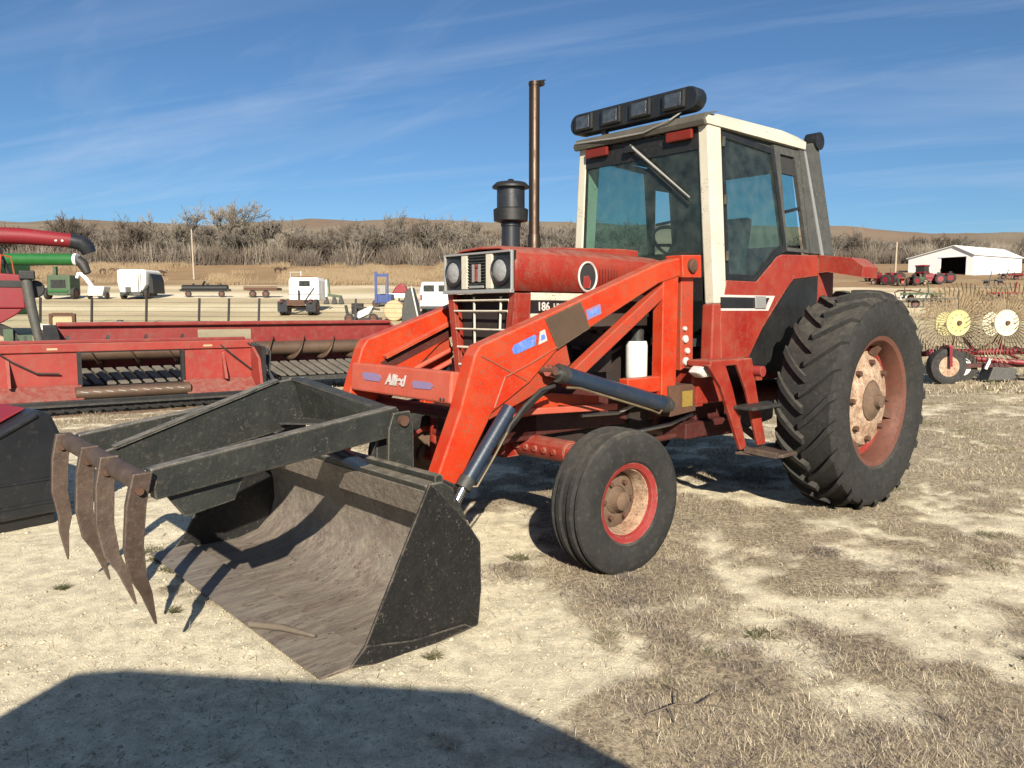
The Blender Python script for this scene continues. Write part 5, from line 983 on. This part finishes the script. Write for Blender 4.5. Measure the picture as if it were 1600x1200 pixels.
for k, (h, sp_, lv) in enumerate(((12,.85,5),(11,.95,5),(9,.8,5),(7,1.05,5),(5.5,1.1,4))):
    b, f_ = grow(40+k, h, sp_, lv, twig=.034 if k < 3 else .028); TEMPL.append((b.mesh('trunk'), f_.mesh('crown')))
def tree(name, label, u, d, k, sc, rz, bm_, tm_, group):
    x = (u-800)/1216*d*.9955; o = thing(name, label, 'tree', (x, d, gh(x, d)-.1), rz, group); o.scale = (sc, sc, sc)
    for nm, me_, mt in (('trunk', TEMPL[k][0], bm_), ('crown', TEMPL[k][1], tm_)):
        key = (me_.name, mt); me2 = TREE_CACHE.get(key)
        if me2 is None: me2 = me_.copy(); me2.materials.clear(); me2.materials.append(MATS[mt]); TREE_CACHE[key] = me2
        c = bpy.data.objects.new(nm, me2); col.objects.link(c); c.parent = o
TREE_CACHE = {}
# the trees one can tell apart on the left
tree('cottonwood', 'tall pale bare tree with wide round crown, tallest on the left', 372, 150, 0, 1.16, .4, 'bark', 'twig_pale', None)
tree('cottonwood', 'bare pale tree just left of the tallest one', 285, 150, 1, 1.12, 2.0, 'bark', 'twig_pale', None)
tree('bare_tree', 'leaning bare tree behind the thin wooden pole', 318, 158, 2, 1.05, 1.1, 'bark', 'twig', None)
tree('bare_tree', 'bare brown tree with pale trunk above the white truck', 452, 150, 2, .95, 4.2, 'bark', 'twig_pale', None)
tree('bare_tree', 'broad brown bare tree right of the middle gap', 612, 150, 1, 1.05, 3.1, 'twig', 'twig', None)
tree('bare_tree', 'bare tree left of the air intake stack', 578, 152, 2, 1.1, .3, 'twig', 'twig', None)
tree('bare_tree', 'bare tree right behind the air intake stack', 730, 150, 1, .92, 5.1, 'bark', 'twig_pale', None)
tree('bare_tree', 'small bare tree between exhaust pipe and cab', 866, 160, 2, 1.0, 2.6, 'twig', 'twig', None)
tree('bare_tree', 'small pale bare tree behind the rear of the cab', 1318, 210, 1, 1.0, 1.6, 'twig_pale', 'twig_pale', None)
r_ = random.Random(5)
SPOTS = []
u = -30
while u < 1000:
    d = r_.uniform(142, 172); SPOTS.append((u, d, r_.choice((2,3,3,3,2)), r_.uniform(.8,1.28))); u += r_.uniform(6, 13)
u = -30
while u < 1000:
    d = r_.uniform(185, 235); SPOTS.append((u, d, r_.choice((1,2,2,3)), r_.uniform(.95,1.3))); u += r_.uniform(11, 20)
u = 1250
while u < 1640:
    d = r_.uniform(175, 235); SPOTS.append((u, d, r_.choice((2,3,3,4)), r_.uniform(.85,1.15))); u += r_.uniform(4.5, 8)
n_l = 0
for (u, d, k, sc) in SPOTS:
    lab = ('leafless brown tree in the thicket left of the cab' if u < 900 else 'leafless tree in the far row behind the shed')
    tree('thicket_tree', lab, u, d, k, sc, r_.uniform(0,6.28), 'twig', r_.choice(('twig','brush_brown','twig')), 'thicket trees left of the cab' if u < 900 else 'far row of trees behind the shed')
# undergrowth that reads as one mass
def brush(name, label, spots, nst, hgt, mat, thick=.02):
    V_ = []; F_2 = []; q = np.random.default_rng(3)
    for (x, y) in spots:
        z = gh(x, y); n = nst; a = q.uniform(0, 2*np.pi, n); t = q.uniform(.02, 1.0, n)**1.2; hh = hgt*q.uniform(.45, 1.15, n)*(.6+.8*fbm(x/9, y/9, 2, 77))
        bx = x + q.normal(0, .7, n); by = y + q.normal(0, .7, n); w = thick*q.uniform(.6, 1.5, n)
        for i in range(n):
            tip = (bx[i]+math.cos(a[i])*t[i]*hh[i]*.8, by[i]+math.sin(a[i])*t[i]*hh[i]*.8, z+hh[i]); mid = (bx[i]*.45+tip[0]*.55+.1, by[i]*.5+tip[1]*.5, z+hh[i]*.6); k = len(V_)
            V_ += [(bx[i]-w[i], by[i], z-.1), (bx[i]+w[i], by[i]+w[i], z-.1), (mid[0]-w[i]*.8, mid[1], mid[2]), (mid[0]+w[i]*.8, mid[1], mid[2]), tip]
            F_2 += [(k, k+1, k+3), (k, k+3, k+2), (k+2, k+3, k+4)]
    me_ = np_mesh(name, np.array(V_), np.array(F_2)); me_.materials.append(MATS[mat]); o = bpy.data.objects.new(name, me_); col.objects.link(o); o['kind'] = 'stuff'; o['label'] = label; return o
q = np.random.default_rng(9)
sp1 = [(( (u-800)/1216*d), d) for u, d in zip(q.uniform(-40, 1010, 950), q.uniform(138, 185, 950))]
sp1 += [(((u-800)/1216*d), d) for u, d in zip(q.uniform(1240, 1650, 520), q.uniform(165, 240, 520))]
brush('undergrowth', 'brown leafless undergrowth along the foot of the trees', sp1, 70, 3.0, 'brush_brown', .04)
brush('twig_thicket', 'pale leafless twigs rising through the undergrowth', sp1[::3], 40, 4.6, 'twig_pale', .028)
sp2 = [(((u-800)/1216*d), d) for u, d in zip(q.uniform(-40, 900, 700), q.uniform(86, 140, 700)) if fbm(u/60., d/18., 3, 5) > .5]
sp2 += [(((u-800)/1216*d), d) for u, d in zip(q.uniform(450, 650, 140), q.uniform(84, 120, 140))]
sp2 += [(((u-800)/1216*d), d) for u, d in zip(q.uniform(1455, 1640, 60), q.uniform(44, 75, 60))]
brush('tall_dry_grass', 'tall straw coloured grass on the pasture behind the yard', sp2, 60, .9, 'red_grass', .02)

# ---- dry grass on the near ground: single blades, too many to count
def blades(n, xr, yr, L0, L1, w, lean, seed, dens=1.0, tri=False, pw=1.0):
    q = np.random.default_rng(seed); y = yr[0] + (yr[1]-yr[0])*q.random(n)**pw; x = q.uniform(xr[0], xr[1], n)
    keep = (np.abs(x) < .72*y + 1.2); x = x[keep]; y = y[keep]
    m_ = grass_mask(x, y); clump = fbm(x*2.2+7, y*2.2, 3, 91); keep = q.random(len(x)) < (m_**1.5)*np.clip((clump-.30)*2.6, .05, 1)*dens + .014
    lx = (x-1.939)*math.cos(R(221.51)) + (y-7.055)*math.sin(R(221.51)); ly = -(x-1.939)*math.sin(R(221.51)) + (y-7.055)*math.cos(R(221.51))
    keep &= ~((lx > 3.78) & (lx < 4.68) & (np.abs(ly) < 1.14))           # nothing grows through the bucket
    x = x[keep]; y = y[keep]; n = len(x); z = gz(x, y)+micro(x, y)+.008
    cl = fbm(x*1.1+3, y*1.1+8, 3, 93)
    a = q.uniform(0, 2*np.pi, n); ln = q.uniform(L0, L1, n)*(.55+.9*clump[keep]); tl = np.clip(q.normal(lean, .2, n), .1, 1.52)
    dx = np.cos(a); dy = np.sin(a); wd = w*q.uniform(.6, 1.4, n)
    px_, py_ = -dy*wd, dx*wd
    if tri:
        V_ = np.stack([np.stack([x-px_, y-py_, z-.006], 1), np.stack([x+px_, y+py_, z-.006], 1), np.stack([x+dx*ln*np.sin(tl), y+dy*ln*np.sin(tl), z+ln*np.cos(tl)+.004], 1)], 1).reshape(-1, 3)
        F_2 = np.arange(3*n).reshape(-1, 3)
    b0 = np.stack([x-px_, y-py_, z-.01], 1); b1 = np.stack([x+px_, y+py_, z-.01], 1)
    mx_ = x+dx*ln*np.sin(tl)*.5; my_ = y+dy*ln*np.sin(tl)*.5; mz_ = z+ln*np.cos(tl)*.62
    m0 = np.stack([mx_-px_*.7, my_-py_*.7, mz_], 1); m1 = np.stack([mx_+px_*.7, my_+py_*.7, mz_], 1)
    tp_ = np.stack([x+dx*ln*np.sin(tl)*1.15+q.normal(0,.01,n), y+dy*ln*np.sin(tl)*1.15, z+ln*np.cos(tl)*np.clip(.95-tl*.25,.3,1)+.004], 1)
    if not tri: V_ = np.stack([b0,b1,m0,m1,tp_], 1).reshape(-1, 3); k = np.arange(n)[:,None]*5
    if not tri: F_2 = np.concatenate([k+np.array([[0,1,3]]), k+np.array([[0,3,2]]), k+np.array([[2,3,4]])], 1).reshape(-1, 3)
    pal = np.array([(.56,.48,.33),(.47,.395,.27),(.36,.30,.21),(.22,.18,.135),(.34,.285,.235),(.13,.105,.08)])
    ci = q.choice(6, n, p=[.2,.2,.18,.16,.12,.14]); c = pal[ci]*(.75+.5*cl[:,None]); gmask = (fbm(x*.9+40, y*.9, 3, 95) > .63) & (q.random(n) < .6); c[gmask] = np.array([.16,.155,.075])*(.7+.6*q.random((gmask.sum(),1)))
    return V_, F_2, np.repeat(c, 3 if tri else 5, 0)
sets = [blades(1000000, (-2.6, 6.5), (2.2, 7.5), .015, .065, .0015, 1.38, 1, tri=True, pw=1.25), blades(90000, (-1.8, 6.5), (2.2, 7.5), .03, .09, .0011, 1.25, 2, .4), blades(700000, (-9, 11), (6.5, 15), .02, .09, .003, 1.3, 3, .9, tri=True), blades(150000, (-16, 17), (14, 30), .06, .16, .008, .9, 4, .9)]
off = 0; VV = []; FF = []; CC = []
for v_, f_, c_ in sets: VV.append(v_); FF.append(f_+off); CC.append(c_); off += len(v_)
me = np_mesh('dry_grass', np.concatenate(VV), np.concatenate(FF), np.concatenate(CC)); me.materials.append(MATS['blade_mat'])
g = bpy.data.objects.new('dry_grass', me); col.objects.link(g); g['kind'] = 'stuff'; g['label'] = 'short dry tan and grey grass in patches on sand'
print('grass tris', len(me.polygons))
# low weeds: dark rosettes on the sand and wiry stems
V_ = []; F_2 = []; C_ = []; q = np.random.default_rng(21)
spots = [(-2.35,4.9,.15),(-2.2,4.75,.12),(-2.05,4.55,.10),(-1.15,3.62,.06),(-1.0,3.75,.06),(-.9,3.55,.05),(-.75,3.72,.06),(-2.5,4.2,.05),(-.35,3.35,.05),(-1.6,4.55,.06),(-1.75,3.9,.04),(-2.7,3.5,.05),(1.55,4.3,.10),(2.35,3.3,.14),(.9,3.35,.1),(.55,4.6,.12),(.25,5.1,.13),(.05,4.75,.1),(2.9,4.6,.15),(1.2,3.6,.12),(3.3,5.2,.2),(.62,3.05,.1)]
for (x, y, r0) in spots:
    for k in range(int(90+500*r0)):
        a = q.uniform(0, 6.28); rr = r0*q.random()**.5*.7; bx, by = x+math.cos(a)*rr, y+math.sin(a)*rr*.8; z = gh(bx, by); ln = q.uniform(.02,.05)+r0*.15; a2 = q.uniform(0, 6.28); w = .003; i = len(V_)
        V_ += [(bx-math.sin(a2)*w, by+math.cos(a2)*w, z), (bx+math.sin(a2)*w, by-math.cos(a2)*w, z), (bx+math.cos(a2)*ln, by+math.sin(a2)*ln, z+ln*q.uniform(.1,.6))]; F_2.append((i,i+1,i+2))
        c = (.10,.105,.05) if q.random() < .6 else (.17,.14,.085); C_ += [c]*3
me = np_mesh('low_weeds', np.array(V_), np.array(F_2), np.array(C_)); me.materials.append(MATS['blade_mat']); g = bpy.data.objects.new('low_weeds', me); col.objects.link(g); g['kind'] = 'stuff'; g['label'] = 'small dark green weed rosettes scattered on the sand'
# wiry grey weeds: tangles of thin bent stems
V_ = []; F_2 = []; C_ = []; q = np.random.default_rng(33); cl_ = []
while len(cl_) < 95:
    y = q.uniform(2.3, 8.5); x = q.uniform(-.1, .72*y+.6)
    if grass_mask(np.array([x]), np.array([y]))[0] > .55 and fbm(x*.8+2, y*.8, 2, 71) > .46: cl_.append((x, y, q.uniform(.08, .24)))
for (x, y, r0) in cl_:
    tone = np.array([.27,.225,.19])*q.uniform(.6, 1.15)
    for k in range(int(60+700*r0)):
        a = q.uniform(0, 6.28); rr = r0*q.random()**.6; bx, by = x+math.cos(a)*rr, y+math.sin(a)*rr; z = gh(bx, by)+.004; h_ = q.uniform(.008, .045)*(1.2-rr/r0*.7); a2 = q.uniform(0, 6.28); ln = q.uniform(.03, .11); w = q.uniform(.0007, .0014); i = len(V_)
        p1_ = (bx+math.cos(a2)*ln*.35, by+math.sin(a2)*ln*.35, z+h_*.8); p2_ = (bx+math.cos(a2+q.normal(0,.8))*ln, by+math.sin(a2+q.normal(0,.8))*ln, z+h_*q.uniform(.5, 1.1)); sx_, sy_ = -math.sin(a2)*w, math.cos(a2)*w
        V_ += [(bx-sx_, by-sy_, z-.01), (bx+sx_, by+sy_, z-.01), (p1_[0]-sx_, p1_[1]-sy_, p1_[2]), (p1_[0]+sx_, p1_[1]+sy_, p1_[2]), p2_]
        F_2 += [(i,i+1,i+3),(i,i+3,i+2),(i+2,i+3,i+4)]; C_ += [tuple(tone*q.uniform(.55, 1.35))]*5
me = np_mesh('wiry_weeds', np.array(V_), np.array(F_2), np.array(C_)); me.materials.append(MATS['blade_mat']); g = bpy.data.objects.new('wiry_weeds', me); col.objects.link(g); g['kind'] = 'stuff'; g['label'] = 'tangled grey-brown dry weeds on the right foreground'
# clods and pebbles
ico = np.array([(1,0,0),(-1,0,0),(0,1,0),(0,-1,0),(0,0,1),(0,0,-1)], float); icf = np.array([(0,2,4),(2,1,4),(1,3,4),(3,0,4),(2,0,5),(1,2,5),(3,1,5),(0,3,5)])
nc = 42000; y = 2.2+q.random(nc)**1.5*10; x = q.uniform(-1, 1, nc)*(.75*y+.4); kp = q.random(nc) < 1.05-grass_mask(x, y)*.8; x = x[kp]; y = y[kp]; nc = len(x)
sz = q.uniform(.0015, .006, nc)*np.where(q.random(nc) < .05, 2.6, 1.0); z = gz(x, y)+micro(x, y)
V_ = (np.stack([x, y, z], 1)[:, None, :] + ico[None]*sz[:, None, None]*q.uniform(.6, 1.4, (nc, 6, 3))*np.array([1.2, 1.2, .8])).reshape(-1, 3)
F_2 = (np.arange(nc)[:, None, None]*6 + icf[None]).reshape(-1, 3); C_ = np.repeat(np.array([.56,.48,.35])*q.uniform(.5, 1.0, (nc, 1)), 6, 0)
me = np_mesh('clods', np.array(V_), np.array(F_2), np.array(C_)); me.materials.append(MATS['clod_mat']); g = bpy.data.objects.new('clods', me); col.objects.link(g); g['kind'] = 'stuff'; g['label'] = 'small clods and pebbles strewn over the pale sand'
# a dry branched stem and a stick in the bucket
tw = thing('dry_twig', 'thin dry branched twig on the sand beside the shadow', 'twig', (.62, 2.85, gh(.62,2.85)+.012), .3)
for pts_ in (((-.12,0,.01),(.02,.01,.03),(.16,-.03,.02),(.25,-.08,.01)),((.02,.01,.03),(.07,.10,.03),(.06,.20,.01)),((.10,-.01,.025),(.20,.05,.02),(.26,.06,.01)),((-.02,.0,.02),(-.04,-.08,.01))): part(tw, 'stem', 'wood', lambda m: m.tube(pts_, [.004,.0035,.003,.002][:len(pts_)], 5))
X_ = Matrix.Translation((1.939,7.055,0)) @ Matrix.Rotation(R(221.51),4,'Z')
a_, b_ = X_ @ Vector((4.66,.42,.035)), X_ @ Vector((4.50,.78,.045))
stk = MB().tube([a_, a_.lerp(b_,.5)+Vector((0,0,.012)), b_], [.016,.017,.008], 8).build('stick', 'wood', None, smooth=50); tag(stk, 'rough brown stick lying over the bucket cutting edge', 'stick')
